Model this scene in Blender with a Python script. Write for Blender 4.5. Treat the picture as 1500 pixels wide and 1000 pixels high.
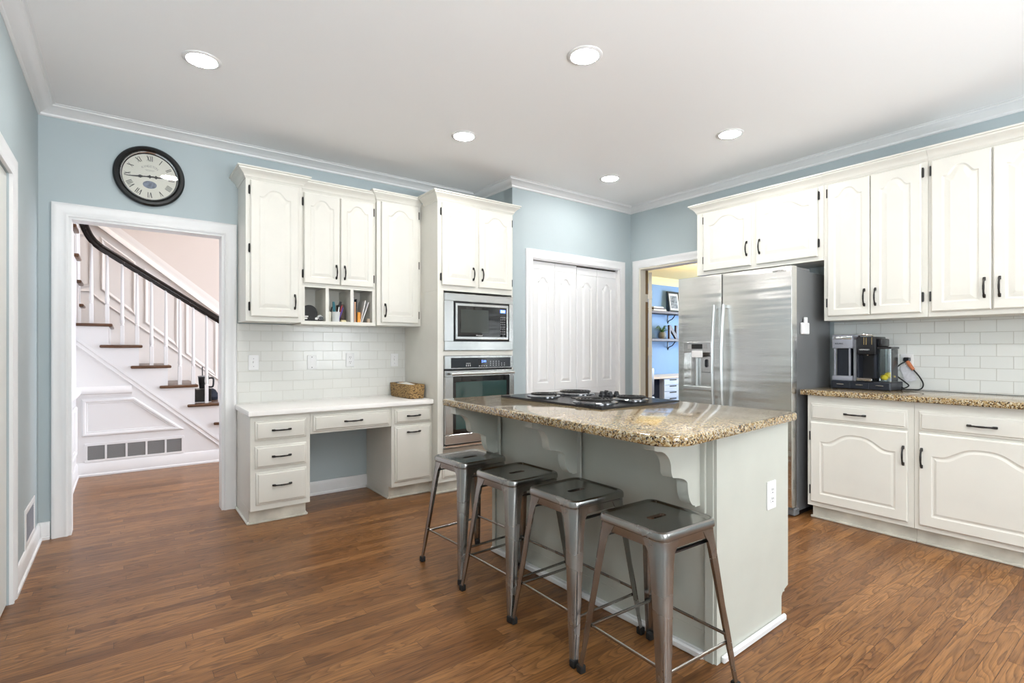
import bpy, bmesh, math, random
from mathutils import Vector, Matrix
random.seed(7)
R = math.radians
scn = bpy.context.scene
for o in list(bpy.data.objects): bpy.data.objects.remove(o, do_unlink=True)
COL = scn.collection

# ---------------------------------------------------------------- camera, exposure, world, daylight and added fill lights
EYE = 1.21
cam_d = bpy.data.cameras.new('camera'); cam = bpy.data.objects.new('camera', cam_d); COL.objects.link(cam)
cam.location = (0, 0, EYE); cam.rotation_euler = (R(90), 0, -math.atan2(0.5994, 0.8005))
cam_d.sensor_width = 36; cam_d.lens = 36*758.5/1500; cam_d.shift_y = 10/1500; cam_d.clip_start = 0.02
scn.camera = cam
vs = scn.view_settings
vs.view_transform = 'Standard'; vs.look = 'None'; vs.gamma = 1; vs.use_curve_mapping = False
vs.exposure = 0.78
wd = bpy.data.worlds.new('sky'); scn.world = wd; wd.use_nodes = True
wd.node_tree.nodes['Background'].inputs[0].default_value = (0.75, 0.87, 1.0, 1)
wd.node_tree.nodes['Background'].inputs[1].default_value = 1.0
def area(name, loc, rot, sx, sy, power, color):
    l = bpy.data.lights.new(name, 'AREA'); l.shape = 'RECTANGLE'; l.size = sx; l.size_y = sy
    l.energy = power; l.color = color
    o = bpy.data.objects.new(name, l); COL.objects.link(o); o.location = loc; o.rotation_euler = rot; o['kind'] = 'helper'
    return o
DAY = (0.90, 0.96, 1.0)
area('daylight_window_one', (0.70, -2.86, 1.5), (R(90), 0, 0), 1.6, 1.5, 42, DAY)
area('daylight_window_two', (3.62, -2.86, 1.5), (R(90), 0, 0), 1.2, 1.5, 38, DAY)
area('side_fill', (-.50, -1.20, 1.5), (R(90), 0, R(-90)), 1.4, 1.5, 52, DAY)  # added light from the left to lift the island front
area('ceiling_fill_one', (0.70, -3.75, 0.25), (R(140), 0, 0), 2.2, 1.4, 850, (.93, .97, 1.0))  # added light tilted upward to brighten the ceiling
area('ceiling_fill_two', (3.62, -3.75, 0.25), (R(140), 0, 0), 2.2, 1.4, 230, (.93, .97, 1.0))  # second added upward light for the ceiling
area('hall_fill', (3.3, 5.5, 1.7), (R(90), 0, R(90)), 1.6, 2.6, 85, (0.80, 0.88, 1.0))  # added cool area light to brighten the hall
area('daylight_office', (9.9, 4.2, 1.5), (R(90), 0, R(90)), 1.8, 1.4, 130, (0.58, 0.76, 1.0))
LAMP = 118.0          # strength of each recessed lamp's lens
WARM = (1.0, 0.98, 0.95)

# ---------------------------------------------------------------- materials
def mat(name, base, rough=0.5, metal=0.0, spec=0.5, coat=0.0, vary=0.0, vscale=6.0, bump=0.0, bscale=200.0, stretch=None, emit=None, estr=0.0, trans=0.0, ior=1.45, rvary=0.0):
    m = bpy.data.materials.new(name); m.use_nodes = True
    nt = m.node_tree; b = nt.nodes['Principled BSDF']
    b.inputs['Base Color'].default_value = (*base, 1); b.inputs['Roughness'].default_value = rough
    b.inputs['Metallic'].default_value = metal; b.inputs['Specular IOR Level'].default_value = spec
    b.inputs['Coat Weight'].default_value = coat; b.inputs['IOR'].default_value = ior
    b.inputs['Transmission Weight'].default_value = trans
    if emit: b.inputs['Emission Color'].default_value = (*emit, 1); b.inputs['Emission Strength'].default_value = estr
    tc = nt.nodes.new('ShaderNodeTexCoord'); mp = nt.nodes.new('ShaderNodeMapping')
    nt.links.new(tc.outputs['Object'], mp.inputs['Vector'])
    if stretch: mp.inputs['Scale'].default_value = stretch
    if vary or rvary:
        n = nt.nodes.new('ShaderNodeTexNoise'); n.inputs['Scale'].default_value = vscale; n.inputs['Detail'].default_value = 5
        nt.links.new(mp.outputs[0], n.inputs['Vector'])
        if vary:
            r = nt.nodes.new('ShaderNodeMapRange'); r.inputs[1].default_value = .3; r.inputs[2].default_value = .7
            r.inputs[3].default_value = 1-vary; r.inputs[4].default_value = 1+vary
            nt.links.new(n.outputs['Fac'], r.inputs[0])
            mx = nt.nodes.new('ShaderNodeVectorMath'); mx.operation = 'SCALE'; mx.inputs[0].default_value = base
            nt.links.new(r.outputs[0], mx.inputs['Scale']); nt.links.new(mx.outputs[0], b.inputs['Base Color'])
        if rvary:
            r2 = nt.nodes.new('ShaderNodeMapRange'); r2.inputs[1].default_value = .3; r2.inputs[2].default_value = .7
            r2.inputs[3].default_value = max(.02, rough-rvary); r2.inputs[4].default_value = rough+rvary
            nt.links.new(n.outputs['Fac'], r2.inputs[0]); nt.links.new(r2.outputs[0], b.inputs['Roughness'])
    if bump:
        n2 = nt.nodes.new('ShaderNodeTexNoise'); n2.inputs['Scale'].default_value = bscale; n2.inputs['Detail'].default_value = 3
        nt.links.new(mp.outputs[0], n2.inputs['Vector'])
        bp = nt.nodes.new('ShaderNodeBump'); bp.inputs['Strength'].default_value = bump; bp.inputs['Distance'].default_value = 0.01
        nt.links.new(n2.outputs['Fac'], bp.inputs['Height']); nt.links.new(bp.outputs[0], b.inputs['Normal'])
    return m

def ramp(nt, fac, stops, interp='LINEAR'):
    r = nt.nodes.new('ShaderNodeValToRGB'); r.color_ramp.interpolation = interp
    els = r.color_ramp.elements
    while len(els) < len(stops): els.new(0.5)
    for e, (p, c) in zip(els, stops): e.position = p; e.color = (*c, 1)
    nt.links.new(fac, r.inputs[0]); return r

def mat_floor():
    m = bpy.data.materials.new('oak_planks'); m.use_nodes = True; nt = m.node_tree; L = nt.links.new; N = nt.nodes.new
    b = nt.nodes['Principled BSDF']; tc = N('ShaderNodeTexCoord'); b.inputs['Specular IOR Level'].default_value = .38
    sx_ = N('ShaderNodeSeparateXYZ'); L(tc.outputs['Object'], sx_.inputs[0])
    dv = N('ShaderNodeMath'); dv.operation = 'DIVIDE'; dv.inputs[1].default_value = .0572; L(sx_.outputs[1], dv.inputs[0])
    fl = N('ShaderNodeMath'); fl.operation = 'FLOOR'; L(dv.outputs[0], fl.inputs[0])
    wn = N('ShaderNodeTexWhiteNoise'); wn.noise_dimensions = '1D'; L(fl.outputs[0], wn.inputs['W'])
    ma = N('ShaderNodeMath'); ma.operation = 'MULTIPLY_ADD'; ma.inputs[1].default_value = 5.3; L(wn.outputs['Value'], ma.inputs[0]); L(sx_.outputs[0], ma.inputs[2])
    cx_ = N('ShaderNodeCombineXYZ'); L(ma.outputs[0], cx_.inputs[0]); L(sx_.outputs[1], cx_.inputs[1])
    br = N('ShaderNodeTexBrick'); L(cx_.outputs[0], br.inputs['Vector'])
    br.offset = 0.0; br.offset_frequency = 2; br.squash = 1
    for k, v in (('Scale', 1.0), ('Mortar Size', .0009), ('Mortar Smooth', .3), ('Bias', 0.0), ('Brick Width', .83), ('Row Height', .0572)): br.inputs[k].default_value = v
    br.inputs['Color1'].default_value = (.158, .066, .021, 1); br.inputs['Color2'].default_value = (.280, .132, .047, 1); br.inputs['Mortar'].default_value = (.05, .02, .008, 1)
    mp = N('ShaderNodeMapping'); mp.inputs['Scale'].default_value = (1.6, 22, 1); L(tc.outputs['Object'], mp.inputs['Vector'])
    # shift the grain from plank to plank
    sep = N('ShaderNodeSeparateColor'); L(br.outputs['Color'], sep.inputs[0])
    mul = N('ShaderNodeMath'); mul.operation = 'MULTIPLY'; mul.inputs[1].default_value = 190; L(sep.outputs[0], mul.inputs[0])
    cmb = N('ShaderNodeCombineXYZ'); L(mul.outputs[0], cmb.inputs[0]); L(mul.outputs[0], cmb.inputs[2])
    add = N('ShaderNodeVectorMath'); L(mp.outputs[0], add.inputs[0]); L(cmb.outputs[0], add.inputs[1])
    n1 = N('ShaderNodeTexNoise'); n1.inputs['Scale'].default_value = 1.9; n1.inputs['Detail'].default_value = 8; n1.inputs['Roughness'].default_value = .62; n1.inputs['Distortion'].default_value = 1.2; L(add.outputs[0], n1.inputs['Vector'])
    r1 = ramp(nt, n1.outputs['Fac'], [(.25, (.70, .66, .62)), (.45, (.92, .91, .90)), (.55, (1.04, 1.03, 1.0)), (.75, (1.20, 1.20, 1.16))])
    mpw = N('ShaderNodeMapping'); mpw.inputs['Scale'].default_value = (1.5, 10, 1); L(tc.outputs['Object'], mpw.inputs['Vector']); addw = N('ShaderNodeVectorMath'); L(mpw.outputs[0], addw.inputs[0]); L(cmb.outputs[0], addw.inputs[1])
    nc = N('ShaderNodeTexNoise'); nc.inputs['Scale'].default_value = 1.0; nc.inputs['Detail'].default_value = 2.2; nc.inputs['Roughness'].default_value = .42; nc.inputs['Distortion'].default_value = .5; L(addw.outputs[0], nc.inputs['Vector'])
    ring = N('ShaderNodeMath'); ring.operation = 'MULTIPLY'; ring.inputs[1].default_value = 15; L(nc.outputs['Fac'], ring.inputs[0])
    fr_ = N('ShaderNodeMath'); fr_.operation = 'FRACT'; L(ring.outputs[0], fr_.inputs[0])
    r2 = ramp(nt, fr_.outputs[0], [(0, (.60, .56, .52)), (.20, (.80, .78, .76)), (.55, (1.02, 1.02, 1.02)), (.93, (1.12, 1.12, 1.10)), (1, (.64, .60, .56))])
    mpp = N('ShaderNodeMapping'); mpp.inputs['Scale'].default_value = (9, 210, 1); L(tc.outputs['Object'], mpp.inputs['Vector'])
    npo = N('ShaderNodeTexNoise'); npo.inputs['Scale'].default_value = 1.0; npo.inputs['Detail'].default_value = 2; L(mpp.outputs[0], npo.inputs['Vector'])
    r4 = ramp(nt, npo.outputs['Fac'], [(.30, (.62, .58, .55)), (.48, (1, 1, 1)), (.7, (1.08, 1.08, 1.06))])
    n3 = N('ShaderNodeTexNoise'); n3.inputs['Scale'].default_value = 1.1; n3.inputs['Detail'].default_value = 4; L(tc.outputs['Object'], n3.inputs['Vector'])
    r3 = ramp(nt, n3.outputs['Fac'], [(.3, (.86, .86, .88)), (.7, (1.14, 1.13, 1.10))])
    prev = br.outputs['Color']
    for r in (r1, r2, r3, r4):
        mx = N('ShaderNodeMix'); mx.data_type = 'RGBA'; mx.blend_type = 'MULTIPLY'; mx.inputs[0].default_value = 1; mx.clamp_result = False
        L(prev, mx.inputs[6]); L(r.outputs[0], mx.inputs[7]); prev = mx.outputs[2]
    L(prev, b.inputs['Base Color'])
    rr = N('ShaderNodeMapRange'); rr.inputs[3].default_value = .24; rr.inputs[4].default_value = .40; L(n1.outputs['Fac'], rr.inputs[0]); L(rr.outputs[0], b.inputs['Roughness'])
    bp = N('ShaderNodeBump'); bp.inputs['Strength'].default_value = .12; bp.inputs['Distance'].default_value = .002; L(n1.outputs['Fac'], bp.inputs['Height'])
    bp2 = N('ShaderNodeBump'); bp2.invert = True; bp2.inputs['Strength'].default_value = .5; bp2.inputs['Distance'].default_value = .001; L(br.outputs['Fac'], bp2.inputs['Height']); L(bp.outputs[0], bp2.inputs['Normal'])
    L(bp2.outputs[0], b.inputs['Normal'])
    return m

def mat_granite():
    m = bpy.data.materials.new('gold_granite'); m.use_nodes = True; nt = m.node_tree; L = nt.links.new; N = nt.nodes.new
    b = nt.nodes['Principled BSDF']; tc = N('ShaderNodeTexCoord')
    v = N('ShaderNodeTexVoronoi'); v.inputs['Scale'].default_value = 185; v.inputs['Randomness'].default_value = 1
    nd = N('ShaderNodeTexNoise'); nd.inputs['Scale'].default_value = 75; nd.inputs['Detail'].default_value = 5; L(tc.outputs['Object'], nd.inputs['Vector'])
    mv = N('ShaderNodeVectorMath'); mv.operation = 'MULTIPLY_ADD'; mv.inputs[1].default_value = (.017, .017, .017); L(nd.outputs['Color'], mv.inputs[0]); L(tc.outputs['Object'], mv.inputs[2])
    L(mv.outputs[0], v.inputs['Vector'])
    sp = N('ShaderNodeSeparateColor'); L(v.outputs['Color'], sp.inputs[0])
    big = N('ShaderNodeTexNoise'); big.inputs['Scale'].default_value = 16; big.inputs['Detail'].default_value = 4; L(tc.outputs['Object'], big.inputs['Vector'])
    ad = N('ShaderNodeMath'); ad.operation = 'MULTIPLY_ADD'; ad.inputs[1].default_value = .55; L(big.outputs['Fac'], ad.inputs[0]); L(sp.outputs[0], ad.inputs[2])
    sb = N('ShaderNodeMath'); sb.operation = 'SUBTRACT'; sb.inputs[1].default_value = .27; L(ad.outputs[0], sb.inputs[0])
    r = ramp(nt, sb.outputs[0], [(0.0, (.035, .02, .012)), (.16, (.10, .055, .022)), (.26, (.245, .145, .050)), (.45, (.36, .25, .115)), (.62, (.43, .34, .19)), (.80, (.53, .465, .33)), (.95, (.34, .29, .23))], 'CONSTANT')
    L(r.outputs[0], b.inputs['Base Color']); b.inputs['Roughness'].default_value = .10; b.inputs['Specular IOR Level'].default_value = .6
    b.inputs['Coat Weight'].default_value = .3; b.inputs['Coat Roughness'].default_value = .05
    return m

def mat_tile(name, plane, c, grout, ox=0.0, oz=0.0):
    m = bpy.data.materials.new(name); m.use_nodes = True; nt = m.node_tree; L = nt.links.new; N = nt.nodes.new
    b = nt.nodes['Principled BSDF']; tc = N('ShaderNodeTexCoord'); s = N('ShaderNodeSeparateXYZ'); L(tc.outputs['Object'], s.inputs[0])
    cb = N('ShaderNodeCombineXYZ'); L(s.outputs[0 if plane == 'xz' else 1], cb.inputs[0]); L(s.outputs[2], cb.inputs[1])
    ad = N('ShaderNodeVectorMath'); ad.inputs[1].default_value = (ox, oz, 0); L(cb.outputs[0], ad.inputs[0])
    br = N('ShaderNodeTexBrick'); br.offset = .5; br.offset_frequency = 2
    for k, v in (('Scale', 1.0), ('Mortar Size', .0017), ('Mortar Smooth', .4), ('Brick Width', .158), ('Row Height', .0785)): br.inputs[k].default_value = v
    br.inputs['Color1'].default_value = (*c, 1); br.inputs['Color2'].default_value = (*[x*.96 for x in c], 1); br.inputs['Mortar'].default_value = (*grout, 1)
    L(ad.outputs[0], br.inputs['Vector']); L(br.outputs['Color'], b.inputs['Base Color'])
    b.inputs['Coat Weight'].default_value = 0
    rr = N('ShaderNodeMapRange'); rr.inputs[3].default_value = .15; rr.inputs[4].default_value = .7; L(br.outputs['Fac'], rr.inputs[0]); L(rr.outputs[0], b.inputs['Roughness'])
    no = N('ShaderNodeTexNoise'); no.inputs['Scale'].default_value = 14; L(tc.outputs['Object'], no.inputs['Vector'])
    b0 = N('ShaderNodeBump'); b0.inputs['Strength'].default_value = .10; b0.inputs['Distance'].default_value = .01; L(no.outputs['Fac'], b0.inputs['Height'])
    bp = N('ShaderNodeBump'); bp.invert = True; bp.inputs['Strength'].default_value = .6; bp.inputs['Distance'].default_value = .002; L(br.outputs['Fac'], bp.inputs['Height']); L(b0.outputs[0], bp.inputs['Normal'])
    L(bp.outputs[0], b.inputs['Normal']); return m

def mat_steel(name, base, rough, axis, band=.35, bscale=1.0):
    """brushed metal: fine brush lines along one axis and a shallow oil-can wave in the sheet"""
    m = bpy.data.materials.new(name); m.use_nodes = True; nt = m.node_tree; L = nt.links.new; N = nt.nodes.new
    b = nt.nodes['Principled BSDF']; b.inputs['Base Color'].default_value = (*base, 1); b.inputs['Metallic'].default_value = 1
    tg = N('ShaderNodeTangent'); tg.direction_type = 'RADIAL'; tg.axis = 'Z'; L(tg.outputs[0], b.inputs['Tangent']); b.inputs['Anisotropic'].default_value = .75
    tc = N('ShaderNodeTexCoord'); mp = N('ShaderNodeMapping'); mp.inputs['Scale'].default_value = {'x': (3, 300, 300), 'z': (300, 300, 3)}[axis]; L(tc.outputs['Object'], mp.inputs[0])
    n = N('ShaderNodeTexNoise'); n.inputs['Scale'].default_value = 1.5; n.inputs['Detail'].default_value = 3; L(mp.outputs[0], n.inputs['Vector'])
    r = N('ShaderNodeMapRange'); r.inputs[3].default_value = rough*.8; r.inputs[4].default_value = rough*1.25; L(n.outputs['Fac'], r.inputs[0]); L(r.outputs[0], b.inputs['Roughness'])
    b1 = N('ShaderNodeBump'); b1.inputs['Strength'].default_value = .05; b1.inputs['Distance'].default_value = .001; L(n.outputs['Fac'], b1.inputs['Height'])
    mp2 = N('ShaderNodeMapping'); mp2.inputs['Scale'].default_value = {'x': (.35*bscale, 1, 4.0*bscale), 'z': (5*bscale, 1, .5*bscale)}[axis]; L(tc.outputs['Object'], mp2.inputs[0])
    n2 = N('ShaderNodeTexNoise'); n2.inputs['Scale'].default_value = 1.6; n2.inputs['Detail'].default_value = 2; L(mp2.outputs[0], n2.inputs['Vector'])
    b2 = N('ShaderNodeBump'); b2.inputs['Strength'].default_value = band; b2.inputs['Distance'].default_value = .03; L(n2.outputs['Fac'], b2.inputs['Height']); L(b1.outputs[0], b2.inputs['Normal'])
    L(b2.outputs[0], b.inputs['Normal']); return m

def mat_wicker():
    m = bpy.data.materials.new('wicker'); m.use_nodes = True; nt = m.node_tree; L = nt.links.new; N = nt.nodes.new
    b = nt.nodes['Principled BSDF']; tc = N('ShaderNodeTexCoord'); mp = N('ShaderNodeMapping'); mp.inputs['Scale'].default_value = (60, 60, 110); L(tc.outputs['Object'], mp.inputs[0])
    v = N('ShaderNodeTexVoronoi'); v.inputs['Scale'].default_value = 1.0; L(mp.outputs[0], v.inputs['Vector'])
    r = ramp(nt, v.outputs['Distance'], [(0, (.50, .33, .14)), (.5, (.33, .20, .075)), (.85, (.09, .05, .02))]); L(r.outputs[0], b.inputs['Base Color']); b.inputs['Roughness'].default_value = .75
    bp = N('ShaderNodeBump'); bp.invert = True; bp.inputs['Strength'].default_value = .9; bp.inputs['Distance'].default_value = .006; L(v.outputs['Distance'], bp.inputs['Height']); L(bp.outputs[0], b.inputs['Normal']); return m

def mat_pane(name, tint=(1, 1, 1), rough=.02):
    m = bpy.data.materials.new(name); m.use_nodes = True; nt = m.node_tree; L = nt.links.new; N = nt.nodes.new
    nt.nodes.remove(nt.nodes['Principled BSDF']); out = nt.nodes['Material Output']
    t = N('ShaderNodeBsdfTransparent'); t.inputs[0].default_value = (*tint, 1); g = N('ShaderNodeBsdfGlossy'); g.inputs['Roughness'].default_value = rough
    f = N('ShaderNodeFresnel'); f.inputs[0].default_value = 1.45
    mx = N('ShaderNodeMixShader'); L(f.outputs[0], mx.inputs[0]); L(t.outputs[0], mx.inputs[1]); L(g.outputs[0], mx.inputs[2]); L(mx.outputs[0], out.inputs[0]); return m

WALL = mat('blue_wall_paint', (.415, .480, .498), .55, bump=.04, bscale=260, vary=.02, vscale=2)
CEIL = mat('ceiling_paint', (.90, .90, .90), .75, bump=.03, bscale=220)
TRIM = mat('white_trim_paint', (.77, .77, .77), .35, vary=.015, vscale=3)
CAB = mat('cream_cabinet_paint', (.70, .685, .628), .34, vary=.025, vscale=5)
TOE = mat('scuffed_cream_paint', (.60, .575, .50), .45, vary=.22, vscale=7)
ISL = mat('grey_green_island_paint', (.52, .53, .475), .38, vary=.03, vscale=5)
DTOP = mat('white_solid_countertop', (.84, .82, .79), .14, vary=.01)
DARKM = mat('dark_bronze_hardware', (.016, .014, .013), .38, metal=.25)
BTN = mat('grey_button_print', (.33, .33, .33), .5)
FLOOR = mat_floor(); GRAN = mat_granite()
TILE_A = mat_tile('white_subway_tile', 'xz', (.70, .70, .665), (.54, .53, .48), .02, -.0105)
TILE_R = mat_tile('grey_white_subway_tile', 'yz', (.70, .715, .69), (.46, .45, .41), -.08, -.06)
STEEL = mat_steel('brushed_steel', (.66, .66, .64), .25, 'x', .40)
STEELV = mat_steel('brushed_steel_trim', (.52, .52, .515), .20, 'x', .05)
PAN = mat('dark_chrome_pan', (.30, .30, .31), .16, metal=1)
CHROME = mat('chrome', (.78, .78, .78), .10, metal=1)
HANDLE = mat('satin_steel_handle', (.55, .57, .57), .36, metal=1)
FSIDE = mat('grey_fridge_side', (.19, .195, .20), .42, metal=.25, spec=.5, bump=.02, bscale=500)
GUN = mat('gunmetal', (.36, .35, .335), .25, metal=1, vary=.14, vscale=5, rvary=.05, bump=.012, bscale=10)
RUB = mat('black_rubber', (.012, .012, .012), .6)
BLACK = mat('black_plastic', (.010, .010, .012), .28)
BGLASS = mat('black_glass', (.004, .004, .005), .04, spec=.6, coat=.3)
CGLASS = mat('cooktop_black_enamel', (.003, .003, .004), .16, spec=.02)
OGLASS = mat('oven_door_glass', (.012, .045, .042), .03, spec=.9, coat=.5)
GREYP = mat('grey_plastic', (.28, .29, .33), .35)
WHITEP = mat('white_plastic', (.80, .80, .80), .35)
NAVYP = mat('dark_navy_plastic', (.013, .016, .024), .35)
CLOCKF = mat('aged_clock_face', (.66, .655, .58), .6, vary=.04, vscale=9)
INK = mat('printed_ink', (.02, .02, .02), .6)
INKB = mat('blue_grey_ink', (.16, .19, .25), .6, vary=.4, vscale=60)
INKG = mat('faint_grey_ink', (.30, .30, .28), .6)
PANE = mat_pane('clear_glass'); TANK = mat_pane('clear_tank_plastic', (.94, .98, .985), .22)
TREAD = mat('stair_tread_oak', (.095, .042, .017), .3, vary=.25, vscale=4, stretch=(1, 8, 8))
RAIL = mat('dark_handrail', (.014, .010, .009), .25, vary=.2)
HALLW = mat('warm_blush_wall', (.70, .62, .565), .6)
HALLT = mat('white_stair_paint', (.76, .755, .76), .4)
OFFW = mat('office_blue_wall', (.16, .265, .43), .6, vary=.02)
OFFC = mat('office_cream_ceiling', (.74, .60, .30), .7)
CREAM = mat('cream_door_paint', (.78, .73, .62), .4)
GRILLE = mat('grey_return_grille', (.23, .23, .23), .6)
SHELF = mat('stained_shelf_wood', (.065, .034, .017), .5, vary=.3, vscale=6, stretch=(2, 30, 30))
WICK = mat_wicker()
LENS = mat('lamp_lens', (.9, .9, .9), .5, emit=WARM, estr=LAMP)
BLUED = mat('blue_display', (.01, .01, .05), .3, emit=(.10, .22, 1.0), estr=2.2)
LEMON = mat('lemon_peel', (.75, .55, .02), .4, bump=.1, bscale=300)
LEAF = mat('plant_leaf', (.05, .13, .035), .45, vary=.3)
PAPER = mat('white_paper', (.72, .71, .68), .7)
PEACH = mat('peach_cover', (.62, .36, .22), .6); ORANGE = mat('orange_spine', (.72, .30, .04), .5); GREYC = mat('grey_folder', (.20, .21, .25), .6)
TEAL = mat('teal_plastic', (.03, .15, .19), .35); REDP = mat('red_plastic', (.35, .03, .05), .4); PURP = mat('purple_plastic', (.10, .06, .30), .4)
NAVYC = mat('navy_cloth', (.02, .024, .04), .8, vary=.3, vscale=14)
COPPER = mat('copper_orange_plastic', (.52, .17, .07), .4)
POT = mat('grey_stone_pot', (.16, .17, .17), .6)
LTB = mat('pale_blue_cabinet', (.52, .62, .78), .45); NAVYB = mat('navy_board', (.012, .022, .06), .6)

# ---------------------------------------------------------------- mesh builder
class MB:
    def __init__(s): s.bm = bmesh.new()
    def box(s, x0, x1, y0, y1, z0, z1, b=0.0, seg=1, M=None):
        t = bmesh.new()
        bmesh.ops.create_cube(t, size=1, matrix=Matrix.Translation(((x0+x1)/2, (y0+y1)/2, (z0+z1)/2)) @ Matrix.Diagonal((abs(x1-x0), abs(y1-y0), abs(z1-z0), 1)))
        if b: bmesh.ops.bevel(t, geom=list(t.edges), offset=b, segments=seg, affect='EDGES', profile=.5)
        s.merge(t, M); return s
    def merge(s, t, M=None):
        mp = {}
        for v in t.verts: mp[v] = s.bm.verts.new(M @ v.co if M else v.co)
        for f in t.faces:
            try: s.bm.faces.new([mp[v] for v in f.verts])
            except ValueError: pass
        t.free()
    def loops(s, loops, cap0=True, cap1=True, closed=True):
        rows = [[s.bm.verts.new(p) for p in lp] for lp in loops]; n = len(rows[0])
        for a, b in zip(rows, rows[1:]):
            for i in range(n if closed else n-1):
                j = (i+1) % n
                try: s.bm.faces.new((a[i], a[j], b[j], b[i]))
                except ValueError: pass
        if cap0: s.bm.faces.new(rows[0][::-1])
        if cap1: s.bm.faces.new(rows[-1])
        return s
    def lathe(s, prof, c=(0, 0, 0), n=24, axis='z', cap0=True, cap1=True):
        L = []
        for r, h in prof:
            lp = []
            for i in range(n):
                a = 2*math.pi*i/n; u, v = r*math.cos(a), r*math.sin(a)
                p = {'z': (u, v, h), 'y': (u, h, v), 'x': (h, u, v)}[axis]
                lp.append((c[0]+p[0], c[1]+p[1], c[2]+p[2]))
            L.append(lp)
        return s.loops(L, cap0, cap1)
    def tube(s, pts, r, n=8, closed=False, flat=None):
        P = [Vector(p) for p in pts]; m = len(P); rs = r if isinstance(r, (list, tuple)) else [r]*m
        up = None; L = []
        for i in range(m):
            t = (P[(i+1) % m]-P[i-1]) if closed else (P[min(i+1, m-1)]-P[max(i-1, 0)])
            t.normalize()
            if up is None: up = Vector((0, 0, 1)) if abs(t.z) < .9 else Vector((0, 1, 0))
            sd = t.cross(up); sd.normalize(); up = sd.cross(t); up.normalize()
            L.append([P[i]+rs[i]*(sd*math.cos(2*math.pi*k/n)*(flat[0] if flat else 1)+up*math.sin(2*math.pi*k/n)*(flat[1] if flat else 1)) for k in range(n)])
        if closed: L.append(L[0]); return s.loops(L, False, False)
        return s.loops(L)
    def sweep(s, pts, nrm, prof, closed=False, flip=False):
        """profile (a, b): a across the path in its plane, b along the plane normal; mitred at corners"""
        P = [Vector(p) for p in pts]; n = Vector(nrm); m = len(P); L = []
        for i in range(m):
            t0 = (P[i]-P[i-1]).normalized() if (i > 0 or closed) else None
            t1 = (P[(i+1) % m]-P[i]).normalized() if (i < m-1 or closed) else None
            if t0 is None: t0 = t1
            if t1 is None: t1 = t0
            s0 = t0.cross(n); s1 = t1.cross(n)
            sd = s0+s1; sd.normalize(); k = 1/max(.2, sd.dot(s0))
            if flip: sd = -sd
            L.append([P[i]+sd*(a*k)+n*b for a, b in prof])
        if closed: L.append(L[0]); return s.loops(L, False, False)
        return s.loops(L)
    def prism(s, poly, axis, d0, d1):
        f = {'x': lambda p, d: (d, p[0], p[1]), 'y': lambda p, d: (p[0], d, p[1]), 'z': lambda p, d: (p[0], p[1], d)}[axis]
        return s.loops([[f(p, d0) for p in poly], [f(p, d1) for p in poly]])
    def build(s, name, m, parent=None, smooth=35):
        bmesh.ops.recalc_face_normals(s.bm, faces=list(s.bm.faces))
        me = bpy.data.meshes.new(name); s.bm.to_mesh(me); s.bm.free()
        me.materials.append(m)
        if smooth:
            for p in me.polygons: p.use_smooth = True
            me.set_sharp_from_angle(angle=R(smooth))
        o = bpy.data.objects.new(name, me); COL.objects.link(o)
        if parent: o.parent = parent
        return o

def thing(name, label, cat, loc=(0, 0, 0), rz=0.0, group=None):
    o = bpy.data.objects.new(name, None); COL.objects.link(o); o.empty_display_size = .1
    o.location = loc; o.rotation_euler = (0, 0, rz); return tag(o, label, cat, group)
def tag(o, label, cat, group=None):
    o['label'] = label; o['category'] = cat
    if group: o['group'] = group
    return o
def struct(name, mb, m, smooth=35):
    o = mb.build(name, m, None, smooth); o['kind'] = 'structure'; return o
def copy_tree(o, parent=None):
    c = o.copy(); COL.objects.link(c)
    if parent: c.parent = parent
    for ch in list(o.children): copy_tree(ch, c)
    return c
def text(name, s, size, m, parent, M, ext=.0006, bold=0.0):
    cu = bpy.data.curves.new(name, 'FONT'); cu.body = s; cu.size = size; cu.extrude = ext; cu.offset = bold; cu.align_x = 'CENTER'; cu.align_y = 'CENTER'; cu.resolution_u = 3
    t = bpy.data.objects.new(name, cu); me = bpy.data.meshes.new_from_object(t); bpy.data.objects.remove(t)
    me.transform(M); me.materials.clear(); me.materials.append(m)
    o = bpy.data.objects.new(name, me); COL.objects.link(o); o.parent = parent; return o
def rrect(hx, hy, r, n=5):
    out = []
    for k, (sx, sy) in enumerate(((1, 1), (-1, 1), (-1, -1), (1, -1))):
        for i in range(n+1):
            a = R(90)*(k+i/n); out.append((sx*(hx-r)+r*math.cos(a), sy*(hy-r)+r*math.sin(a)))
    return out
FX = Matrix.Rotation(R(90), 4, 'X')       # text standing up, facing -y

# ---------------------------------------------------------------- room shell
H = 2.745; YA = 4.40; YP = 3.785; XR = 4.465; XL = -.435; YF = -2.80
struct('floor', MB().box(-2.2, 10.4, -3.0, 8.4, -.06, 0), FLOOR)
struct('ceiling', MB().box(XL-.12, XR+.12, YF-.1, YA+.06, H, H+.08), CEIL)
T = .12
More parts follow.
